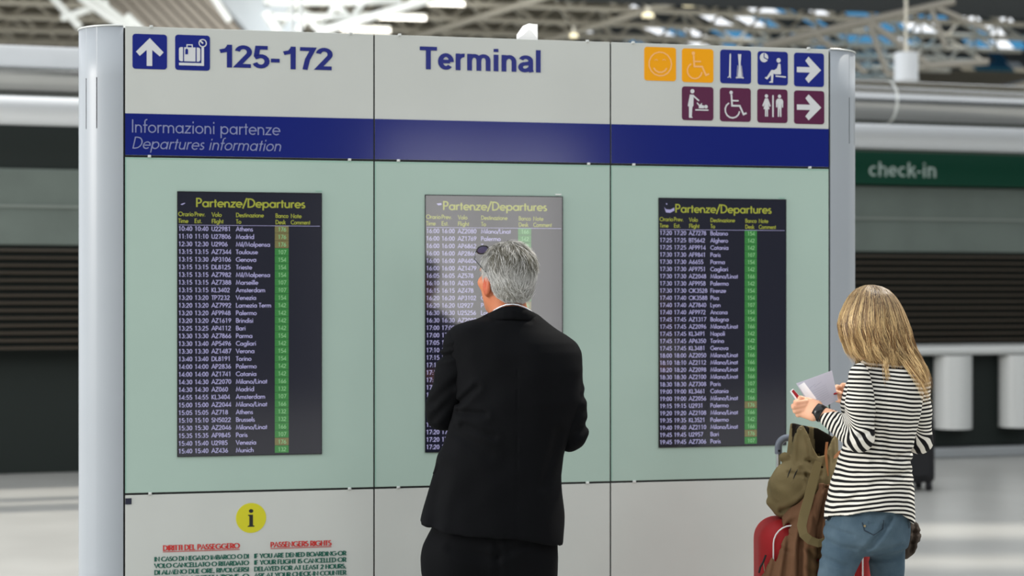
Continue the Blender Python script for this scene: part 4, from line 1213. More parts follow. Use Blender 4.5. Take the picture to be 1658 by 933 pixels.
for fx, yw in ((738, .18), (864, -.12)):
    c = np.array((MP(fx, 0)[0], Y0-.01, 0.0)); fw = np.array((-math.sin(yw), math.cos(yw), 0))
    def shoe(P, c=c, fw=fw):
        d = smin(sd_cone(P, c-fw*.055+(0, 0, .045), c+fw*.06+(0, 0, .045), .040, .043), sd_cone(P, c+fw*.06+(0, 0, .036), c+fw*.18+(0, 0, .030), .045, .034), .03)
        d = smin(d, sd_cone(P, c+(0, 0, .05), c+(0, 0, .10), .042, .044), .02)
        return np.maximum(d, .001-P[:, 2])
    sdf_part('shoe', shoe, c-(.13, .13, .005), c+(.13, .25, .16), .006, m_shoe, man, org_m, 1)
# eyeglasses pushed up on the hair; lens seen past the left side of the head
b = MB(); m_gl = mat('glasses_frame', lin(20, 22, 26), rough=.2, spec=.8); m_lens = mat('lens', lin(96, 104, 150), rough=.05, spec=.8)
A = lambda x, y, z: tuple(np.array(hc)+hR@(np.array([x, y, z])*1.03)-np.array(org_m))
for sx in (-1, 1):
    ring = [A(sx*.034+.021*math.cos(t), .092-.008*math.sin(t), .092+.013*math.sin(t)) for t in [2*PI*k/18 for k in range(19)]]
    b.tube(ring, .0022, 6, 0)
    b.add(ring[:18], [list(range(18))], 1)
b.tube([A(-.008, .093, .086), A(0, .096, .088), A(.008, .093, .086)], .0018, 6)
for sx in (-1, 1): b.tube([A(sx*.060, .090, .086), A(sx*.082, .060, .064), A(sx*.086, .010, .040), A(sx*.084, -.01, .028)], .0019, 6)
b.build('eyeglasses', [m_gl, m_lens], man)

# hair: a full cap with short combed strands
def cap_f(P):
    q = ((P-np.array(hc, np.float32))@hR)/1.03
    d = sd_ell(q, (0, -.014, .030), (.0740, .0830, .0890))
    d = smin(d, sd_ell(q, (0, -.044, -.020), (.062, .052, .062)), .03)
    # hairline: open at the face and around the ears, ends at the nape
    cut = q[:, 2]-np.interp(q[:, 1], [-.12, -.045, -.03, .002, .02, .04, .08, .12], [-.062, -.058, -.044, .016, .004, .022, .062, .080])
    return smax(d, -cut, .008)*1.03
mhair = sdf_part('hair', cap_f, np.array(hc)-(.13, .13, .12), np.array(hc)+(.13, .13, .15), .0042, mat('hair_base_grey', lin(128, 126, 118), rough=.7, noise=.3, nscale=60), man, org_m, 1)
def man_hair():
    me = mhair.data
    nv = len(me.vertices); co = np.empty(nv*3); me.vertices.foreach_get('co', co); co = co.reshape(-1, 3)
    no = np.empty(nv*3); me.vertices.foreach_get('normal', no); no = no.reshape(-1, 3)
    q = (co+np.array(org_m)-np.array(hc))@hR/1.03; qn = no@hR
    r = np.hypot(q[:, 0]/.087, q[:, 1]/.10)
    ok = (qn[:, 2] > -.8)
    cand = np.where(ok)[0]
    N = 17000
    pick = nrs.choice(cand, N)
    K = 6
    p = q[pick]+nrs.normal(size=(N, 3))*.0025; n = qn[pick]
    # combed back over the crown, down and slightly backward at the sides
    crown = np.array([0.01, -.035, .12])
    L = nrs.uniform(.026, .050, N)*np.interp(p[:, 2], [-.08, -.05, .0, .08], [.40, .62, .9, 1.1])
    out = np.zeros((N, K, 3)); nr = np.zeros((N, K, 3))
    cur = p-n*.001; d0 = None
    side = np.clip(1-(p[:, 2]-.02)/.07, 0, 1)[:, None]
    wob = nrs.normal(size=(N, 3))*.13
    clump = np.stack([pnoise(p.astype(np.float32), 60, 20+i) for i in range(3)], 1)*.8
    for k in range(K):
        out[:, k] = cur; 
        nn = cur-np.array([0, -.02, .02]); nn /= np.linalg.norm(nn, axis=1, keepdims=True); nr[:, k] = nn
        back = np.array([0.05, -1, -.25]); down = np.array([0, -.35, -1.0])
        rad = (cur-crown); rad[:, 2] = -.03
        v = (1-side)*back*0.7+side*down+(1-side)*rad*6+wob+clump
        v = v-nn*(v*nn).sum(1, keepdims=True)
        v /= np.linalg.norm(v, axis=1, keepdims=True)
        lift = .19*(1-k/K) + nrs.normal(size=(N, 1))*.04
        v = v+nn*lift*(.42+.5*(1-side))
        cur = cur+v*(L/(K-1))[:, None]
    W = (out*1.03)@hR.T+np.array(hc)-np.array(org_m); NW = nr@hR.T
    # tone: silver at the sides, darker ash streaks on the crown
    dark = np.clip((p[:, 2]-.02)/.05, 0, 1)*np.clip(.6+.9*pnoise(p.astype(np.float32), 38, 4), 0, 1)
    a = np.array(lin(204, 204, 202)); bb = np.array(lin(100, 96, 80)); g = np.array(lin(232, 230, 226))
    u = nrs.uniform(size=N)
    t = a*(1-dark[:, None])+bb*dark[:, None]
    t = np.where((u < .22)[:, None], g, t); t = np.where(((u > .84))[:, None], t*.62, t)
    t = t*nrs.uniform(.75, 1.12, (N, 1))
    me2 = strands_mesh('hair_strands', W, nrs.uniform(.0007, .0013, N), t, NW)
    tag(link('hair_strands', me2, m_hair, mhair), kind='stuff')
man_hair()
# ---------------------------------------------------------------- the woman
YW = 5.32
KW = YW/F
WP = lambda px, py, dy=0.0: tuple(pix(px, py, YW+dy))
WX = lambda px: WP(px, 0)[0]
zw = lambda py: EYE+(HY-py)*KW
org_w = (WX(1425), YW, 0.0)
wc = WP(1409, 520, .0); wR = rotm(math.radians(62), math.radians(-24))
wshL, welL, wwrL = WP(1395, 609, -.115), WP(1391, 708, -.13), WP(1328, 669, -.07)
wshR, welR, wwrR = WP(1484, 618, .10), WP(1489, 714, .12), WP(1374, 640, .14)
def w_head(P):
    d = head_sdf(P, wc, wR, .95, True, True)
    return smin(d, sd_cone(P, WP(1418, 535, .01), WP(1436, 600, .03), .046, .056), .02)
hp = surface_net(w_head, np.array(wc)-(.13, .13, .20), np.array(wc)+(.14, .14, .14), .0036)
hp = (smooth_mesh(hp[0], hp[1], 1), hp[1])
def w_body(P):
    d = sd_loft(P, [(.84, WX(1405), YW, .105, .085), (.95, WX(1410), YW, .10, .09), (1.12, WX(1425), YW, .085, .085), (1.32, WX(1435), YW, .105, .11), (1.40, WX(1440), YW, .09, .11)], 2.2)
    d = smin(d, sd_cone(P, WP(1438, 598, .02), WP(1425, 560), .06, .046), .02)
    for a, b, c in ((wshL, welL, wwrL), (wshR, welR, wwrR)):
        d = smin(d, sd_chain(P, [np.array(a)+(0, 0, -.03), b, c], [.026, .026, .020]), .02)
    for hx, kx, fx, dy in ((1367, 1336, 1330, -.05), (1434, 1440, 1442, .06)):
        d = smin(d, sd_chain(P, [WP(hx, 880, dy*.4), (WX(kx), YW+dy-.02, .48), (WX(fx), YW+dy, .08)], [.046, .036, .030]), .02)
    return d
bp_ = surface_net(w_body, (WX(1310), YW-.22, .03), (WX(1520), YW+.25, 1.52), .011)
# near hand gripping the papers, fingers folded over the ticket
def wl_hand(P):
    w = np.array(wwrL)+(-.004, 0, .003); mid = np.array(WP(1301, 659, -.045))
    c = [WP(1300, 651, -.055), WP(1298, 657, -.058), WP(1299, 663, -.058), WP(1302, 668.5, -.055)]
    F_ = []
    for i, b0 in enumerate(c):
        b0 = np.array(b0)
        k1 = b0+np.array((-.025+.003*abs(i-1), -.004+.002*i, -.004-.001*i)); k2 = k1+np.array((.002, .022, .003)); k3 = k2+np.array((.017, .010, .003))
        F_.append([b0+np.array((.01, .002, 0)), k1, k2, k3])
    th = [np.array(WP(1314, 657, -.030)), np.array(WP(1306, 649, -.020)), np.array(WP(1296, 645, -.024))]
    return hand_sdf(P, w, mid, F_, th, pn=(.15, -1, .15), wr=.021)
hl = surface_net(wl_hand, np.array(WP(1276, 690, -.12)), np.array(WP(1345, 620, .04)), .0022)
def wr_hand(P):
    w = np.array(wwrR); mid = np.array(WP(1362, 636, .10))
    F_ = []
    for i in range(4):
        b0 = np.array(WP(1360+1.0*i, 628+6.5*i, .10)); 
        k1 = b0+np.array((-.016, -.014, .002)); k2 = k1+np.array((-.006, -.020, -.001)); k3 = k2+np.array((.010, -.010, -.002))
        F_.append([b0, k1, k2, k3] if i else [b0, b0+np.array((-.014, -.02, .004)), b0+np.array((-.024, -.034, -.004)), b0+np.array((-.030, -.046, -.012))])
    th = [np.array(WP(1366, 642, .07)), np.array(WP(1359, 640, .05)), np.array(WP(1354, 637, .045))]
    return hand_sdf(P, w, mid, F_, th, pn=(.3, -1, 0), wr=.020)
hr = surface_net(wr_hand, np.array(WP(1338, 675, .0)), np.array(WP(1390, 610, .20)), .0027)
def w_tint(V):
    q = (V-np.array(wc))@wR
    c = np.tile(np.array(lin(226, 172, 140)), (len(V), 1))
    lip = np.exp(-((q[:, 0]/.02)**2+((q[:, 1]-.095)/.02)**2+((q[:, 2]+.05)/.008)**2))[:, None]
    c = c*(1-lip)+np.array(lin(190, 96, 92))*lip
    kn = np.exp(-(np.linalg.norm(V-np.array(WP(1290, 655, -.06)), axis=1)/.018)**2)[:, None]*.35
    return c*(1-kn)+np.array(lin(214, 136, 108))*kn
wom = join_parts('person', [hp, bp_, (smooth_mesh(*hl, 1), hl[1]), (smooth_mesh(*hr, 1), hr[1])], m_skin, org_w, w_tint)
tag(wom, 'blonde woman in a striped top and jeans, head bent over papers', 'person')
eyes(wc, wR, wom, org_w, .95)
b = MB(); q0 = np.array(WP(1352.5, 637.5, .030))-np.array(org_w)
for i in range(1):
    b.tube([q0+(.006, .004, .001), q0+(0, -.003, 0), q0+(-.006, -.004, -.002)], [.0035, .0048, .0022], 12, flat=(1, .7))
b.build('fingernail', mat('nail_red', lin(150, 12, 24), rough=.2), wom)

# striped knit: stripes follow a stored coordinate
def stripe_mat(name):
    m = bpy.data.materials.new(name); m.use_nodes = True
    N = m.node_tree.nodes; L = m.node_tree.links; b = N['Principled BSDF']
    a = N.new('ShaderNodeAttribute'); a.attribute_name = 'stripe'
    nz = N.new('ShaderNodeTexNoise'); nz.inputs['Scale'].default_value = 9
    tc = N.new('ShaderNodeTexCoord'); L.new(tc.outputs['Object'], nz.inputs['Vector'])
    wb = N.new('ShaderNodeMath'); wb.operation = 'MULTIPLY_ADD'; wb.inputs[1].default_value = .006; L.new(nz.outputs['Fac'], wb.inputs[0]); L.new(a.outputs['Fac'], wb.inputs[2])
    d = N.new('ShaderNodeMath'); d.operation = 'DIVIDE'; d.inputs[1].default_value = .0129; L.new(wb.outputs[0], d.inputs[0])
    fr = N.new('ShaderNodeMath'); fr.operation = 'FRACT'; L.new(d.outputs[0], fr.inputs[0])
    rp = N.new('ShaderNodeValToRGB'); L.new(fr.outputs[0], rp.inputs[0])
    e = rp.color_ramp.elements; e[0].position = 0.0; e[0].color = (*lin(20, 20, 22), 1); e[1].position = .44; e[1].color = (*lin(20, 20, 22), 1)
    q = e.new(.50); q.color = (*lin(226, 222, 212), 1); q = e.new(.94); q.color = (*lin(226, 222, 212), 1); q = e.new(1.0); q.color = (*lin(20, 20, 22), 1)
    L.new(rp.outputs[0], b.inputs['Base Color']); b.inputs['Roughness'].default_value = .85; b.inputs['Specular IOR Level'].default_value = .2
    n2 = N.new('ShaderNodeTexNoise'); n2.inputs['Scale'].default_value = 500; L.new(tc.outputs['Object'], n2.inputs['Vector'])
    bp = N.new('ShaderNodeBump'); bp.inputs['Strength'].default_value = .15; bp.inputs['Distance'].default_value = .004; L.new(n2.outputs['Fac'], bp.inputs['Height']); L.new(bp.outputs[0], b.inputs['Normal'])
    return m
m_str = stripe_mat('striped_knit')
tr_ = loft_rows([(568, 1422, 1448, .05), (574, 1414, 1454, .075), (580, 1404, 1466, .09), (586, 1395, 1480, .10), (594, 1386, 1490, .11), (606, 1380, 1492, .125), (630, 1368, 1493, .14), (655, 1362, 1489, .145), (680, 1366, 1484, .14),
      (705, 1372, 1479, .13), (725, 1366, 1475, .125), (742, 1360, 1473, .125), (762, 1354, 1475, .13), (790, 1346, 1477, .14), (820, 1340, 1478.5, .145), (850, 1335, 1479, .145), (880, 1332, 1480, .14)], yb=YW)
hemx = [(1330, 845), (1337, 844), (1360, 840.5), (1388, 834), (1416, 830), (1444, 830), (1463, 835), (1474, 846), (1480, 850)]
def top(P):
    d = sd_loft(P, tr_, 2.2)
    hz = hem_z(P, hemx, YW, 1407, 71, .145)
    d = smax(d, hz-P[:, 2], .003)
    d = smax(d, P[:, 2]-zw(569.5), .003)
    for (a, b_, c, e, r, dp) in ((1400, 742, 1470, 728, .009, .006), (1380, 760, 1470, 765, .011, .005), (1355, 790, 1440, 762, .012, .006), (1350, 812, 1420, 775, .011, .005),
                          (1440, 735, 1478, 748, .008, .006), (1400, 775, 1475, 752, .009, .004), (1345, 835, 1380, 790, .012, .005), (1415, 690, 1422, 740, .010, .007), (1418, 620, 1420, 690, .006, .004), (1450, 820, 1470, 780, .012, .004)):
        d = fold(P, d, [WP(a, b_), WP(c, e)], r, dp)
    return d+.003*pnoise(P, 22, 12)
def zstripe(V):
    x = V[:, 0]-WX(1438); z = V[:, 2]
    low = np.clip((1.20-z)/.32, 0, 1)*1.25
    arcs = np.where(x < 0, 1.0*x*x, 4.5*x*x)
    return z+low*arcs+(1-low)*(.09*x)+.0035*pnoise(V.astype(np.float32), 16, 30)
shirt = sdf_part('striped_top', top, (WX(1325), YW-.17, zw(852)), (WX(1505), YW+.17, zw(563)), .0052, m_str, wom, org_w, 1, attrs={'stripe': zstripe})
def along(a, b_, c):
    a, b_, c = (np.array(v) for v in (a, b_, c))
    def f(V):
        def pr(p, q):
            ab = q-p; L = np.linalg.norm(ab); t = np.clip((V-p)@ab/L/L, -.5, 1.5); tc_ = np.clip(t, 0, 1)
            return np.linalg.norm(V-p-tc_[:, None]*ab, axis=1), t*L, L
        d1, s1, L1 = pr(a, b_); d2, s2, _ = pr(b_, c)
        w = 1/(1+np.exp(np.clip((d1-d2)/.006, -30, 30)))
        return (s1*w+(L1+s2)*(1-w))+.0025*pnoise(V.astype(np.float32), 24, 5)+.3
    return f
def w_sleeve(sh, el, wr, r, folds, k):
    def f(P):
        e2 = np.array(el); w2 = e2+(np.array(wr)-e2)*.93
        d = sd_chain(P, [sh, tuple((np.array(sh)+e2)/2), el], [r[0], r[1], r[2]], .02)
        d = smin(d, sd_chain(P, [el, tuple((e2+w2)/2), tuple(w2)], [r[2]*.98, r[3], r[4]]), .012)
        v = (np.array(wr)-e2); v = v/np.linalg.norm(v)
        d = smax(d, (P-w2.astype(np.float32))@v.astype(np.float32), .002)
        if k == 3:      # slanting shoulder seam
            p0 = np.array(WP(1399, 572, -.14)); p1 = np.array(WP(1419, 634, -.15)); t_ = p1-p0; nx = np.array([-t_[2], 0, t_[0]]); nx /= np.linalg.norm(nx)
            if nx[0] < 0: nx = -nx
            d = smax(d, (P-p0.astype(np.float32))@nx.astype(np.float32), .02)
        for a, b_, rr, dp in folds: d = fold(P, d, [a, b_], rr, dp)
        return d+.0022*pnoise(P, 34, k)
    return f
def around2(r, *pts):
    a = np.array(pts); return a.min(0)-r, a.max(0)+r
lo, hi = around2(.065, wshL, welL, wwrL)
sdf_part('sleeve', w_sleeve(wshL, welL, wwrL, (.041, .0425, .046, .036, .026), [(WP(1360, 685), WP(1378, 700), .006, .005), (WP(1352, 680), WP(1366, 706), .006, .005), (WP(1372, 700), WP(1392, 690), .006, .005), (WP(1342, 670), WP(1350, 694), .006, .004)], 3), lo, hi, .004, m_str, shirt, org_w, 1, attrs={'stripe': along(wshL, welL, wwrL)})
lo, hi = around2(.065, wshR, welR, wwrR)
sdf_part('sleeve', w_sleeve(wshR, welR, wwrR, (.044, .040, .040, .034, .026), [(WP(1480, 715), WP(1500, 700), .006, .004)], 4), lo, hi, .0045, m_str, shirt, org_w, 1, attrs={'stripe': along(wshR, welR, wwrR)})
# wide black cuff bracelet
b = MB(); w = np.array(wwrL)-np.array(org_w); v = (np.array(wwrL)-np.array(welL)); v /= np.linalg.norm(v)
cpt = w+v*.004
b.tube([cpt-v*.014, cpt-v*.0135, cpt+v*.0135, cpt+v*.014], [.024, .0275, .0265, .023], 28)
b.build('leather_cuff', mat('black_leather', lin(14, 14, 16), rough=.3, spec=.6), wom)

# jeans
m_den = mat('denim', lin(64, 82, 95), rough=.9, spec=.1, noise=.45, nscale=9, ntint=lin(86, 104, 116), bump=.25, bscale=500)
def jeans(P):
    d = sd_loft(P, loft_rows([(800, 1350, 1468, .11), (830, 1343, 1471, .125), (850, 1338, 1471, .13), (870, 1334, 1470, .125), (884, 1334, 1468, .11), (894, 1352, 1452, .07), (899, 1375, 1430, .03)], yb=YW), 2.3)
    L = [WP(1367, 884, -.03), WP(1352, 932, -.05), (WX(1345), YW-.06, .62), (WX(1336), YW-.07, .45), (WX(1330), YW-.05, .07)]
    R = [WP(1435, 882, .01), WP(1437, 932, .03), (WX(1438), YW+.04, .62), (WX(1440), YW+.05, .48), (WX(1442), YW+.06, .07)]
    d = smin(d, sd_chain(P, L, [.066, .055, .051, .048, .046]), .008)
    d = smin(d, sd_chain(P, R, [.061, .051, .050, .048, .046]), .008)
    d = fold(P, d, [WP(1440, 836, -.1), WP(1424, 862, -.1), WP(1400, 893, -.1)], .010, .010)
    d = fold(P, d, [WP(1330, 872, -.1), WP(1362, 888, -.1), WP(1396, 890, -.1)], .008, .006)
    d = fold(P, d, [WP(1332, 905, -.1), WP(1372, 918, -.1)], .008, .005)
    d = fold(P, d, [WP(1345, 858, -.1), WP(1380, 866, -.1)], .006, .004)
    d = fold(P, d, [WP(1412, 896, -.1), WP(1462, 884, -.1)], .007, .005)
    d = fold(P, d, [WP(1418, 915, -.1), WP(1462, 908, -.1)], .008, .004)
    d = fold(P, d, [WP(1405, 846, -.1), WP(1440, 852, -.1)], .005, .003)
    d = d+.003*pnoise(P, 20, 8)
    return smax(d, .05-P[:, 2], .01)
jn = sdf_part('jeans', jeans, (WX(1318), YW-.18, .03), (WX(1480), YW+.18, zw(815)), .0055, m_den, wom, org_w, 1)
# back pockets with a button
m_den2 = mat('denim_dark', lin(38, 50, 62), rough=.85)
for pts in (((1383, 838), (1386, 850), (1400, 857), (1416, 848), (1416, 834)), ((1461, 838), (1463, 850), (1470, 846), (1470, 838))):
    b = MB()
    path = [np.array(WP(x, y))-np.array(org_w) for x, y in pts]
    out = []
    dep = bpy.context.evaluated_depsgraph_get()
    for p in path:
        hit, loc, nrm_, idx_ = jn.ray_cast(Vector(p)-Vector((0, .6, 0)), Vector((0, 1, 0)))
        out.append(tuple(loc+Vector((0, -.0005, 0))) if hit else tuple(p+(0, -.11, 0)))
    b.tube(out, .0018, 6)
    b.build('pocket_seam', m_den2, jn)
b = MB(); hit, loc, n_, i_ = jn.ray_cast(Vector(np.array(WP(1386.5, 843))-np.array(org_w))-Vector((0, .6, 0)), Vector((0, 1, 0)))
if hit: b.tube([tuple(loc), tuple(loc+Vector((0, -.003, 0)))], .0038, 10); b.build('pocket_button', mat('brass', lin(150, 138, 110), rough=.4, metal=.9), jn)
m_sneak = mat('shoe_canvas', lin(60, 50, 44), rough=.7)
for fx, dy in ((1330, -.05), (1442, .06)):
    c = np.array((WX(fx), YW+dy, 0.0)); fw = np.array((-.8, .6, 0))
    def shoe2(P, c=c, fw=fw):
        d = smin(sd_cone(P, c-fw*.045+(0, 0, .036), c+fw*.05+(0, 0, .036), .033, .035), sd_cone(P, c+fw*.05+(0, 0, .03), c+fw*.15+(0, 0, .026), .036, .028), .03)
        d = smin(d, sd_cone(P, c+(0, 0, .05), c+(0, 0, .09), .036, .036), .02)
        return np.maximum(d, .001-P[:, 2])
    sdf_part('shoe', shoe2, c-(.20, .12, .005), c+(.12, .2, .14), .006, m_sneak, wom, org_w, 1)

# long blonde hair: body of hair by height, then strands over it
# rows: py, x left, x right, depth half, y shift
HR = [(461.5, 1405, 1411, .006, 0), (464, 1396, 1424, .035, 0), (470, 1385, 1437, .06, 0), (480, 1376, 1447, .085, .0), (492, 1369, 1455, .10, 0), (508, 1362, 1463, .108, 0), (525, 1358, 1469, .108, -.005), (540, 1360, 1473, .105, -.01),
      (556, 1365, 1476, .10, -.015), (572, 1371, 1482, .095, -.02), (590, 1380, 1492, .09, -.02), (608, 1392, 1500, .085, -.02), (628, 1408, 1503, .08, -.02), (645, 1425, 1500, .075, -.02)]
def hrow(py):
    t = [r[0] for r in HR]
    return [np.interp(py, t, [r[i] for r in HR]) for i in (1, 2, 3, 4)]
def hair_core(P):
    rows = []
    for py, a, c, b_, dy in sorted(HR, reverse=True):
        if py > 612: continue
        k = .90
        rows.append((zw(py+3), (WX(a)+WX(c))/2, YW+.0+dy, (WX(c)-WX(a))/2*k, b_*k))
    d = sd_loft(P, rows, 2.0)
    # taper the hanging part to the back (right) side, leave the face open on the far left
    q = (P-np.array(wc, np.float32))@wR
    face = sd_ell(q, (0, .085, -.03), (.050, .05, .075))
    d = smax(d, -face, .01)
    s = fold(P, d, [WP(1395, 500), WP(1402, 580)], .010, .006)
    low = P[:, 2]-np.interp(P[:, 0], [WX(1360), WX(1385), WX(1420), WX(1445), WX(1480), WX(1500)], [zw(576), zw(578), zw(572), zw(585), zw(606), zw(612)])
    return smax(s, -low, .01)+.003*pnoise(P, 40, 6)
whair = sdf_part('hair', hair_core, (WX(1350), YW-.13, zw(620)), (WX(1512), YW+.12, zw(455)), .0048, mat('hair_base_blonde', lin(122, 92, 54), rough=.6, noise=.35, nscale=50), wom, org_w, 1)
def long_hair():
    N = 17000; K = 20
    phi = nrs.uniform(0, 2*PI, N)
    # favour the side the camera and neighbours see
    end = np.empty(N)
    X = lambda p: (p-829.0)*YW/F
    cs, sn = np.cos(phi), np.sin(phi)        # cs: right(+)/left(-); sn<0 toward the camera
    end = np.interp(cs, [-1, -.75, -.4, -.1, .25, .6, 1], [575, 580, 584, 586, 612, 628, 618])-np.abs(nrs.normal(size=N))*np.interp(cs, [-.2, .4], [6, 22])+nrs.normal(size=N)*5
    lockph = np.round(phi*9+nrs.uniform(-.5, .5, N)*.9)/9
    phl = phi*.3+lockph*.7
    u = nrs.uniform(size=N)
    end = np.where(u < .10, end+nrs.uniform(5, 20, N), end)
    start = 461.8+nrs.uniform(0, 22, N)**1.0
    depth = nrs.uniform(0, 1, N)**1.5*.016
    paths = np.zeros((N, K, 3)); nr = np.zeros((N, K, 3))
    w1 = nrs.uniform(0, 6.28, N); w2 = 6.0*lockph; amp = nrs.uniform(.4, 1.3, N)
    for k in range(K):
        t = k/(K-1)
        py = start+(end-start)*t
        a, c, b_, dy = hrow(py)
        py_s = py
        s_ = np.clip((py-500)/140, 0, 1)
        ph = phi+(phl-phi)*np.clip((py-480)/80, 0, 1)+.13*s_*np.sin(w2*1.7+py*.085)*amp+.07*s_*np.sin(w1+py*.13)+.05*np.sin(w1*2+py*.03)
        cx = (X(a)+X(c))/2; rx = (X(c)-X(a))/2
        off = -depth+.007*s_*np.sin(w2*3.1+py*.10)+.003+.004*s_*np.sin(w1*5+py*.06)
        fall = np.clip((py-600)/50, 0, 1)*.012*np.sin(w1)
        paths[:, k, 0] = cx+(rx+off)*np.cos(ph)+fall
        paths[:, k, 1] = YW+dy+(b_+off)*np.sin(ph)
        paths[:, k, 2] = zw(py)+.0015*np.sin(w1*3)
        nr[:, k, 0] = np.cos(ph); nr[:, k, 1] = np.sin(ph); nr[:, k, 2] = np.where(py < 480, .8, .1)
    # a few stray locks lying on the near shoulder
    base = np.array(lin(150, 112, 68)); light = np.array(lin(236, 202, 144)); dk_ = np.array(lin(86, 60, 36))
    v = nrs.uniform(size=(N, 1)); lk = (np.sin(lockph*37)*.5+.5)[:, None]
    right = np.clip((cs*.5+.35), 0, 1)[:, None]
    lk = np.clip(lk*1.2-.15-.45*right, 0, 1)
    t = base*(1-lk)+light*lk
    t = np.where(v < .20-.08*right, light, t); t = np.where(v > .74-.12*right, dk_, t)
    t = t*nrs.uniform(.75, 1.12, (N, 1))
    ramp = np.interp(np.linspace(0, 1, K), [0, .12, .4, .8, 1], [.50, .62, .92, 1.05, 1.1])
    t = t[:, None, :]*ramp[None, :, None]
    keep = ~((sn > .3) & (cs < -.2) & (end > 470))      # the face side stays open
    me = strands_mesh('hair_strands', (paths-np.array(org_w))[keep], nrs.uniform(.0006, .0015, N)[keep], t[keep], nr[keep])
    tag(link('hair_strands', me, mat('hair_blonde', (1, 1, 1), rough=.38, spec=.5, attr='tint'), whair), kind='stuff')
    # shoulder lock
    M = 150; K2 = 14; P_ = np.zeros((M, K2, 3)); Nn = np.zeros((M, K2, 3)); Nn[:, :, 1] = -1
    which = nrs.randint(0, 3, M)
    x0 = np.array([1416, 1440, 1448])[which]+nrs.normal(size=M)*4; x1 = np.array([1426, 1482, 1490])[which]+nrs.normal(size=M)*3.0
    e_ = np.array([612, 636, 630])[which]+nrs.normal(size=M)*10
    for k in range(K2):
        t_ = k/(K2-1); py = 540+(e_-540)*t_
        px = x0+(x1-x0)*t_**1.3+3*np.sin(py*.07+which*2)
        P_[:, k, 0] = X(px); P_[:, k, 2] = zw(py)
        P_[:, k, 1] = YW-np.interp(py, [540, 575, 600, 640], [.095, .108, .122, .137])*np.array([1.0, .98, .93])[which]-nrs.uniform(0, .003, M)
    t2 = np.where(nrs.uniform(size=(M, 1)) < .5, base, light)*nrs.uniform(.7, 1.1, (M, 1))
    me = strands_mesh('loose_locks', P_-np.array(org_w), nrs.uniform(.0008, .0016, M), t2, Nn)
    tag(link('loose_locks', me, MATS['hair_blonde'], whair), kind='stuff')
long_hair()

# papers she holds: a large printed sheet, a white ticket and its red-striped stub
def sheet(name, q, bend, m, label, cat, marks=None, thick=.0006):
    "q: four world corners TL TR BR BL"
    q = [np.array(p) for p in q]; nu, nv = 8, 6
    nrm = np.cross(q[1]-q[0], q[3]-q[0]); nrm /= np.linalg.norm(nrm)
    b = MB(); vs = []
    for s in (0, 1):
        for j in range(nv+1):
            for i in range(nu+1):
                a, c = i/nu, j/nv
                p = (q[0]*(1-a)+q[1]*a)*(1-c)+(q[3]*(1-a)+q[2]*a)*c
                vs.append(tuple(p+nrm*(bend*math.sin(PI*a)*(1-.3*c)+s*thick)))
    n = (nu+1)*(nv+1); fs = []
    for j in range(nv):
        for i in range(nu):
            k = j*(nu+1)+i
            fs.append((k, k+1, k+nu+2, k+nu+1)); fs.append((n+k+nu+1, n+k+nu+2, n+k+1, n+k))
    b.add(vs, fs, 0, True)
    def at(a, c, e):
        p = (q[0]*(1-a)+q[1]*a)*(1-c)+(q[3]*(1-a)+q[2]*a)*c
        return tuple(p+nrm*(bend*math.sin(PI*a)*(1-.3*c)+e))
    ms = [m]
    if marks:
        for (a0, c0_, a1, c1, wd, mi) in marks:
            S = 6
            for s in range(S):
                t0, t1 = s/S, (s+1)/S
                for side in (-.0004, thick+.0004):
                    A_ = (a0+(a1-a0)*t0, c0_+(c1-c0_)*t0); B_ = (a0+(a1-a0)*t1, c0_+(c1-c0_)*t1)
                    b.add([at(A_[0], A_[1], side), at(B_[0], B_[1], side), at(B_[0], B_[1]+wd, side), at(A_[0], A_[1]+wd, side)], [(0, 1, 2, 3)], mi)
        ms = [m, mat('faint_ink', lin(200, 199, 214), rough=.8), mat('ticket_red', lin(150, 20, 34), rough=.5)]
    org = q[3]; b.v = [tuple(np.array(p)-org) for p in b.v]
    o = link(name, b.mesh(name), ms); o.location = tuple(org)
    tag(o, label, cat); return o
m_pap = mat('paper_thin', lin(226, 224, 236), rough=.8, transl=.25)
m_tkt = mat('ticket_card', lin(246, 246, 250), rough=.6)
sheet('printed_sheet', [WP(1289, 621, .0), WP(1347, 600, .03), WP(1357, 648, .03), WP(1318, 668, -.01)], .008, m_pap, 'large thin printed sheet held open between the hands of the woman', 'paper',
      [(.25, .28, .48, .22, .012, 1), (.42, .30, .66, .22, .012, 1)]+[(.28+.01*k, .40+.07*k, .76, .36+.07*k, .008, 1) for k in range(7)])
sheet('ticket', [WP(1293, 625, -.012), WP(1302, 619, -.010), WP(1322, 646, -.012), WP(1310, 652, -.014)], .002, m_tkt, 'bright white ticket standing out of the woman left hand before the sheet', 'paper')
sheet('ticket_stub', [WP(1279, 634, -.018), WP(1284, 629.5, -.018), WP(1302, 650, -.020), WP(1294, 656, -.020)], .001, m_tkt, 'small white ticket stub with a dark red stripe held above the fingers', 'paper', [(0, .20, 0, .95, .0, 2)]+[(.35, .06, .95, .06, .80, 2)])
# ================================================================ luggage beside the woman
YL = 5.66
LP = lambda px, py, dy=0.0: tuple(pix(px, py, YL+dy))
LX = lambda px: LP(px, 0)[0]
zl = lambda py: EYE+(HY-py)*YL/F
m_red = mat('suitcase_red', lin(164, 30, 34), rough=.55, spec=.3, noise=.08, nscale=6)
m_grey = mat('handle_grey', lin(112, 118, 130), rough=.32, spec=.5)
m_chr = mat('steel_tube', lin(196, 198, 200), rough=.22, metal=.9)
m_rub = mat('rubber', lin(24, 24, 26), rough=.7)
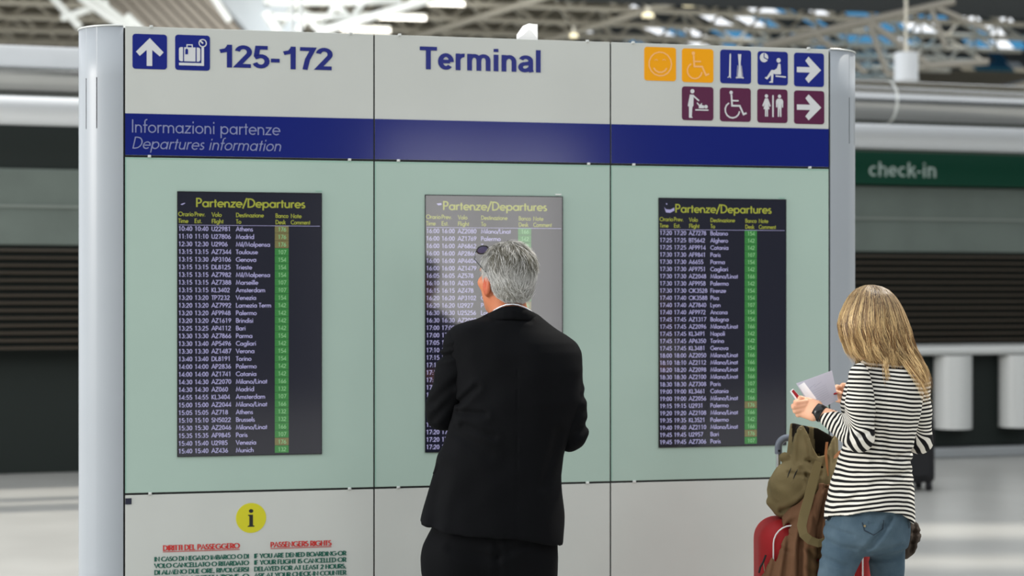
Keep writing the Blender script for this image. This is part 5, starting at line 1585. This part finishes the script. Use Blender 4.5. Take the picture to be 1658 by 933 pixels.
# low trolley the case stands on
tx0, tx1 = LX(1232), LX(1412)
tr_o = (LX(1320), YL, 0.0)
trl = empty('luggage_trolley', tr_o); tag(trl, 'low steel luggage trolley beneath the red suitcase, left of the woman', 'trolley')
def rel(p, o): return tuple(np.array(p)-np.array(o))
b = MB(); b.box((tx0-tr_o[0], -.13, .115), (tx1-tr_o[0], .13, .135), 0, .006); b.build('platform', m_chr, trl)
for sx in (tx0-tr_o[0]+.04, tx1-tr_o[0]-.04):
    for sy in (-.10, .10):
        b = MB(); b.tube([(sx, sy-.014, .05), (sx, sy+.014, .05)], .05, 18); w_ = b.build('wheel', m_rub, trl)
        b = MB(); b.box((sx-.01, sy-.022, .045), (sx+.01, sy-.016, .118)); b.box((sx-.01, sy+.016, .045), (sx+.01, sy+.022, .118)); b.box((sx-.012, sy-.022, .104), (sx+.012, sy+.022, .118)); b.build('wheel_fork', m_chr, w_)
# red suitcase
cs_o = (LX(1314), YL, .137)
case = empty('red_suitcase', cs_o); tag(case, 'red soft suitcase with white piping under the brown jacket and olive rucksack', 'suitcase')
hz_ = zl(838.5)-.137
w2 = (LX(1404)-LX(1224))/2
def rbox_case(P): return sd_box(P, (0, 0, hz_/2), (w2, .122, hz_/2), .075)+.0015*pnoise(P, 12, 2)
sdf_part('shell', rbox_case, (-w2-.02, -.14, -.01), (w2+.02, .14, hz_+.02), .009, m_red, case, (0, 0, 0), 1)
prof = []
for cx_, cz_, a0 in ((w2-.10, hz_-.07, 0), (-w2+.10, hz_-.07, 90), (-w2+.10, .07, 180), (w2-.10, .07, 270)):
    for k in range(7):
        a = math.radians(a0+15*k); prof.append((cx_+.060*math.cos(a), -.1215, cz_+.060*math.sin(a)))
prof.append(prof[0])
b = MB(); b.tube(prof, .0026, 8, caps=False); b.build('piping', mat('piping_white', lin(232, 228, 226), rough=.5), case)
b = MB(); b.box((-w2*.6, -.130, .06), (w2*.6, -.112, hz_*.5), 0, .008); b.build('front_pocket', m_red, case)
# telescopic pull handle: grey grip on two steel poles
gx0, gx1 = LP(1260, 0, .105)[0]-cs_o[0], LP(1346, 0, .105)[0]-cs_o[0]
gz = LP(0, 709, .105)[2]-.137; gb = LP(0, 735, .105)[2]-.137
b = MB(); r_ = .032
pts = [(gx0, .10, gb), (gx0, .10, gz-r_)]+[(gx0+r_-r_*math.cos(a), .10, gz-r_+r_*math.sin(a)) for a in [PI/2*k/6 for k in range(1, 7)]]
pts += [(gx1-r_+r_*math.sin(a), .10, gz-r_+r_*math.cos(a)) for a in [PI/2*k/6 for k in range(0, 7)]]+[(gx1, .10, gb)]
b.tube(pts, .0125, 14, flat=(1, 1.0)); grip = b.build('pull_handle', m_grey, case)
for gx in (gx0, gx1):
    b = MB(); b.tube([(gx, .10, hz_-.01), (gx, .10, gb+.01)], .0085, 10); b.build('handle_pole', m_chr, grip)
b = MB(); b.tube([(gx0, .088, gb+.012), (gx0, .082, gb+.012)], .004, 8); b.build('rivet', m_rub, grip)
# olive canvas rucksack
rk_o = LP(1300, 834)
m_can = mat('olive_canvas', (1, 1, 1), rough=.9, spec=.12, attr='tint', bump=.3, bscale=420)
def rim_z(x, near):
    a = np.interp(x, [LX(v) for v in (1279, 1288, 1295, 1302, 1309, 1318, 1328, 1336, 1343, 1352)], [zl(v) for v in (722, 692, 685, 699, 720, 736, 735, 723, 710, 703)])
    c = np.interp(x, [LX(v) for v in (1286, 1300, 1330, 1350)], [zl(v) for v in (686, 690, 696, 708)])
    return np.where(near, a, c)
def ruck(P):
    d = sd_ell(P, LP(1294, 795, .0), (.108, .095, .100))
    d = smin(d, sd_cone(P, LP(1303, 800, -.01), LP(1316, 768, 0), .088, .088), .03)
    d = smin(d, sd_cone(P, LP(1250, 812, -.02), LP(1264, 825, -.02), .020, .024), .012)     # lower corner
    d = smin(d, sd_ell(P, LP(1280, 785, -.06), (.068, .055, .075)), .02)                  # bulging front pocket
    # neck of the bag: an open cup
    ax0 = np.array(LP(1314, 775)); ax1 = np.array(LP(1317, 700))
    t = np.clip((P[:, 2]-ax0[2])/(ax1[2]-ax0[2]), -.5, 1.3)
    cx = ax0[0]+(ax1[0]-ax0[0])*t; rr = .080-.012*t
    ph = np.arctan2(P[:, 1]-YL, P[:, 0]-cx)
    rad = np.hypot((P[:, 0]-cx), (P[:, 1]-YL)*.95)
    wav = .006*np.sin(ph*5+1.0)+.004*np.sin(ph*9)
    shell = np.abs(rad-rr-wav)-.0075
    rz = rim_z(P[:, 0], P[:, 1] < YL)
    shell = smax(shell, P[:, 2]-rz, .004)
    shell = smax(shell, ax0[2]-.02-P[:, 2], .01)
    cav = np.maximum(rad-rr-wav+.004, zl(782)-P[:, 2])
    d = smax(d, -cav, .006)
    for a, b_, r, dp in (((1290, 755), (1325, 790), .008, .007), ((1262, 822), (1300, 800), .010, .006), ((1268, 760), (1310, 768), .006, .005),
                         ((1305, 735), (1296, 700), .007, .005), ((1310, 740), (1330, 760), .008, .006), ((1318, 745), (1300, 800), .008, .006), ((1287, 705), (1284, 745), .010, .004)):
        d = fold(P, d, [LP(*a), LP(*b_)], r, dp)
    d = d+.0035*pnoise(P, 28, 15)+.0015*pnoise(P, 70, 5)
    shell = fold(P, shell, [LP(1289, 700), LP(1287, 748)], .006, .004)
    shell = fold(P, shell, [LP(1300, 705), LP(1306, 745)], .005, .004)
    d = smin(d, shell, .008)
    for a, b_, r, dp in (((1300, 742), (1322, 752), .007, .007), ((1330, 740), (1322, 765), .007, .006), ((1262, 826), (1300, 806), .008, .007), ((1298, 765), (1306, 800), .007, .006), ((1283, 815), (1306, 782), .008, .006)):
        d = fold(P, d, [LP(*a), LP(*b_)], r, dp)
    d = smin(d, sd_ell(P, LP(1271, 741, -.03), (.020, .018, .018)), .008)
    return smax(d, zl(837)-P[:, 2], .004)
def ruck_tint(V):
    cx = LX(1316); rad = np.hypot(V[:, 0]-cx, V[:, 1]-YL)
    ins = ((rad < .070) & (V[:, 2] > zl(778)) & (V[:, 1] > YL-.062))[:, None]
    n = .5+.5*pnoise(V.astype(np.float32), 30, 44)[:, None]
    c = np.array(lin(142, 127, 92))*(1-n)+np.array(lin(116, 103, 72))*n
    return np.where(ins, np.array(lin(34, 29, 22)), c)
ruk = sdf_part('rucksack', ruck, (LX(1225), YL-.17, zl(850)), (LX(1362), YL+.13, zl(675)), .0045, m_can, None, (0, 0, 0), 1, color=ruck_tint)
def rebase(o, org):
    me = o.data; n = len(me.vertices); co = np.empty(n*3, np.float32); me.vertices.foreach_get('co', co)
    co = co.reshape(-1, 3)-np.array(org, np.float32); me.vertices.foreach_set('co', co.ravel()); o.location = org; me.update()
rebase(ruk, rk_o)
tag(ruk, 'olive canvas rucksack with open top resting on the red suitcase', 'rucksack')
m_web = mat('webbing_olive', lin(128, 114, 80), rough=.9, spec=.1, bump=.08, bscale=600)
def band(name, pts, wv, m, parent, org, th=.0022):
    "flat webbing: pts along, wv the width vector at each point"
    b = MB(); n = len(pts); vs = []
    for p, w in zip(pts, wv):
        p = np.array(p)-np.array(org); w = np.array(w)
        for s in (-1, 1): vs.append(tuple(p+w*s*.5+(0, -th/2, 0)))
        for s in (1, -1): vs.append(tuple(p+w*s*.5+(0, th/2, 0)))
    fs = []
    for i in range(n-1):
        for k in range(4): fs.append((i*4+k, i*4+(k+1) % 4, i*4+4+(k+1) % 4, i*4+4+k))
    fs += [(3, 2, 1, 0), tuple(range(4*n-4, 4*n))]
    b.add(vs, fs, 0, False); return b.build(name, m, parent)
cl = [(1325, 748, 12, .15), (1320, 766, 14, .16), (1314, 788, 15, .165), (1308, 812, 15.5, .17), (1301, 836, 15.5, .18), (1298, 852, 15, .19), (1301, 866, 14, .195), (1311, 875, 13.5, .195), (1325, 880, 13, .19), (1338, 877, 13, .18)]
P1 = [LP(x, y, -dd) for x, y, w, dd in cl]; W1 = []
for i in range(len(cl)):
    a, c = np.array(P1[max(i-1, 0)]), np.array(P1[min(i+1, len(cl)-1)]); t_ = c-a; t_ /= np.linalg.norm(t_)
    nv = np.array([-t_[2], 0, t_[0]]); W1.append(nv*cl[i][2]*YL/F)
band('shoulder_strap', P1, W1, m_web, ruk, rk_o)
m_lea = mat('tan_leather', lin(176, 116, 72), rough=.5)
band('leather_strap', [LP(1339, 716, -.10), LP(1337, 735, -.105), LP(1339, 755, -.11), LP(1341, 771, -.11)], [(.008, 0, 0), (.0085, 0, 0), (.007, 0, 0), (.003, 0, 0)], m_lea, ruk, rk_o)
band('leather_strap', [LP(1350, 741, -.125), LP(1356, 736, -.13), LP(1363, 731, -.135), LP(1366, 730, -.135)], [(.002, 0, .010), (.006, 0, .020), (.006, 0, .018), (.002, 0, .008)], m_lea, ruk, rk_o)
b = MB(); c = np.array(LP(1295, 693, -.058))-np.array(rk_o)
b.tube([tuple(c+(.0055*math.cos(t), -.012, .0055*math.sin(t))) for t in [2*PI*k/14 for k in range(15)]], .0016, 6, caps=False); b.build('eyelet', mat('brass', lin(190, 170, 120), rough=.3, metal=.9), ruk)
for (x0, y0, x1, y1) in ((1273, 753, 1266, 768), (1283, 755, 1275, 770)):      # two strap slits on the pocket
    b = MB()
    def onp(x, y):
        h, l, n_, i_ = ruk.ray_cast(Vector(rel(LP(x, y), rk_o))-Vector((0, .5, 0)), Vector((0, 1, 0)))
        return tuple(l) if h else rel(LP(x, y, -.11), rk_o)
    b.tube([tuple(Vector(onp(x0+(x1-x0)*k/5, y0+(y1-y0)*k/5))+Vector((0, -.0008, 0))) for k in range(6)], [.0006, .0016, .0019, .0019, .0015, .0006], 6); b.build('pocket_slit', m_rub, ruk)
# brown jacket hanging over the case
jk_o = LP(1285, 900, -.10)
jrow = loft_rows([(784, 1318, 1346, .035), (795, 1303, 1350, .055), (810, 1289, 1350, .062), (835, 1271, 1350, .068), (860, 1258, 1348, .075), (885, 1247, 1344, .08), (910, 1237, 1340, .082), (935, 1229, 1336, .085), (975, 1224, 1332, .085), (1020, 1228, 1326, .08), (1050, 1240, 1318, .07)], yb=YL-.085)
def bjack(P):
    d = sd_loft(P, jrow, 2.2)
    for pts, r, dp in ((((1322, 790), (1300, 840), (1291, 880), (1290, 960)), .010, .020), (((1335, 790), (1322, 850), (1320, 960)), .009, .014), (((1305, 810), (1275, 860), (1262, 960)), .010, .010),
                       (((1296, 808), (1262, 870), (1246, 940)), .009, .008), (((1345, 800), (1336, 860), (1334, 940)), .009, .010), (((1250, 880), (1275, 890)), .007, .006), (((1297, 880), (1320, 905)), .008, .008),
                       (((1310, 800), (1318, 870)), .007, .008), (((1300, 915), (1325, 925)), .008, .006), (((1275, 850), (1300, 830)), .008, .006)):
        d = fold(P, d, [LP(x, y, -.1) for x, y in pts], r, dp)
    d = d+.005*pnoise(P, 22, 33)
    cq = sd_box(P, (cs_o[0], YL, .137+hz_/2), (w2, .125, hz_/2), .055)
    d = smax(d, -(cq-.006), .004)
    return smax(d, -(ruck(P)-.006), .004)
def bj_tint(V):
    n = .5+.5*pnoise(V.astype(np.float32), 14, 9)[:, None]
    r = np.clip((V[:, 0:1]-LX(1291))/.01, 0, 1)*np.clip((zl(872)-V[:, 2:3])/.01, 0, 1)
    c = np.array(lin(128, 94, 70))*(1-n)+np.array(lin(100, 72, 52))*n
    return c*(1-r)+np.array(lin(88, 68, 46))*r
bj = sdf_part('brown_jacket', bjack, (LX(1215), YL-.20, zl(1056)), (LX(1360), YL+.03, zl(775)), .0045, mat('brown_cloth', (1, 1, 1), rough=.88, spec=.12, attr='tint', bump=.25, bscale=350), None, (0, 0, 0), 3, color=bj_tint)
rebase(bj, jk_o)
tag(bj, 'crumpled brown jacket hanging over the front of the red suitcase', 'jacket')
zs = []
for x, y in ((1240, 899), (1236, 910), (1231, 919), (1229, 928)):
    h, l, n_, i_ = bj.ray_cast(Vector(rel(LP(x+3, y, -.085), jk_o))-Vector((0, .5, 0)), Vector((0, 1, 0)))
    zs.append(tuple(l) if h else rel(LP(x, y, -.12), jk_o))
b = MB(); b.tube(zs, .0035, 6); b.build('zip', m_rub, bj)
b = MB(); b.tube([zs[1], (zs[1][0]+.004, zs[1][1]-.004, zs[1][2]-.03)], .002, 6); b.build('zip_pull', mat('brass', (.5, .4, .2)), bj)
# dark bag behind her hip, on a strap over the far shoulder
YBg = 5.50
BP = lambda px, py, dy=0.0: tuple(pix(px, py, YBg+dy))
bg_o = BP(1452, 897)
def dbag(P):
    d = sd_loft(P, loft_rows([(800, 1440, 1462, .02), (832, 1432, 1475, .045), (848, 1426, 1485, .055), (862, 1424, 1489, .06), (878, 1426, 1486, .06), (893, 1434, 1479, .05), (903, 1445, 1468, .03)], yb=YBg), 2.2)
    d = fold(P, d, [BP(1478, 838), BP(1470, 890)], .007, .010); d = fold(P, d, [BP(1488, 862), BP(1465, 858)], .006, .006); d = fold(P, d, [BP(1486, 880), BP(1462, 872)], .006, .006)
    return d+.005*pnoise(P, 34, 2)
o = sdf_part('shoulder_bag', dbag, (BP(1415, 0)[0], YBg-.08, EYE+(HY-910)*YBg/F), (BP(1500, 0)[0], YBg+.08, EYE+(HY-790)*YBg/F), .005, mat('dark_brown_cloth', lin(56, 44, 34), rough=.85, noise=.3, nscale=20), None, (0, 0, 0), 1)
rebase(o, bg_o); tag(o, 'dark brown crinkled bag showing behind the hip of the woman', 'bag')
band('bag_strap', [BP(1455, 815), BP(1462, 780, .01), BP(1468, 720, .06), BP(1474, 640, .02)], [(.02, 0, 0)]*4, MATS['dark_brown_cloth'], o, bg_o)
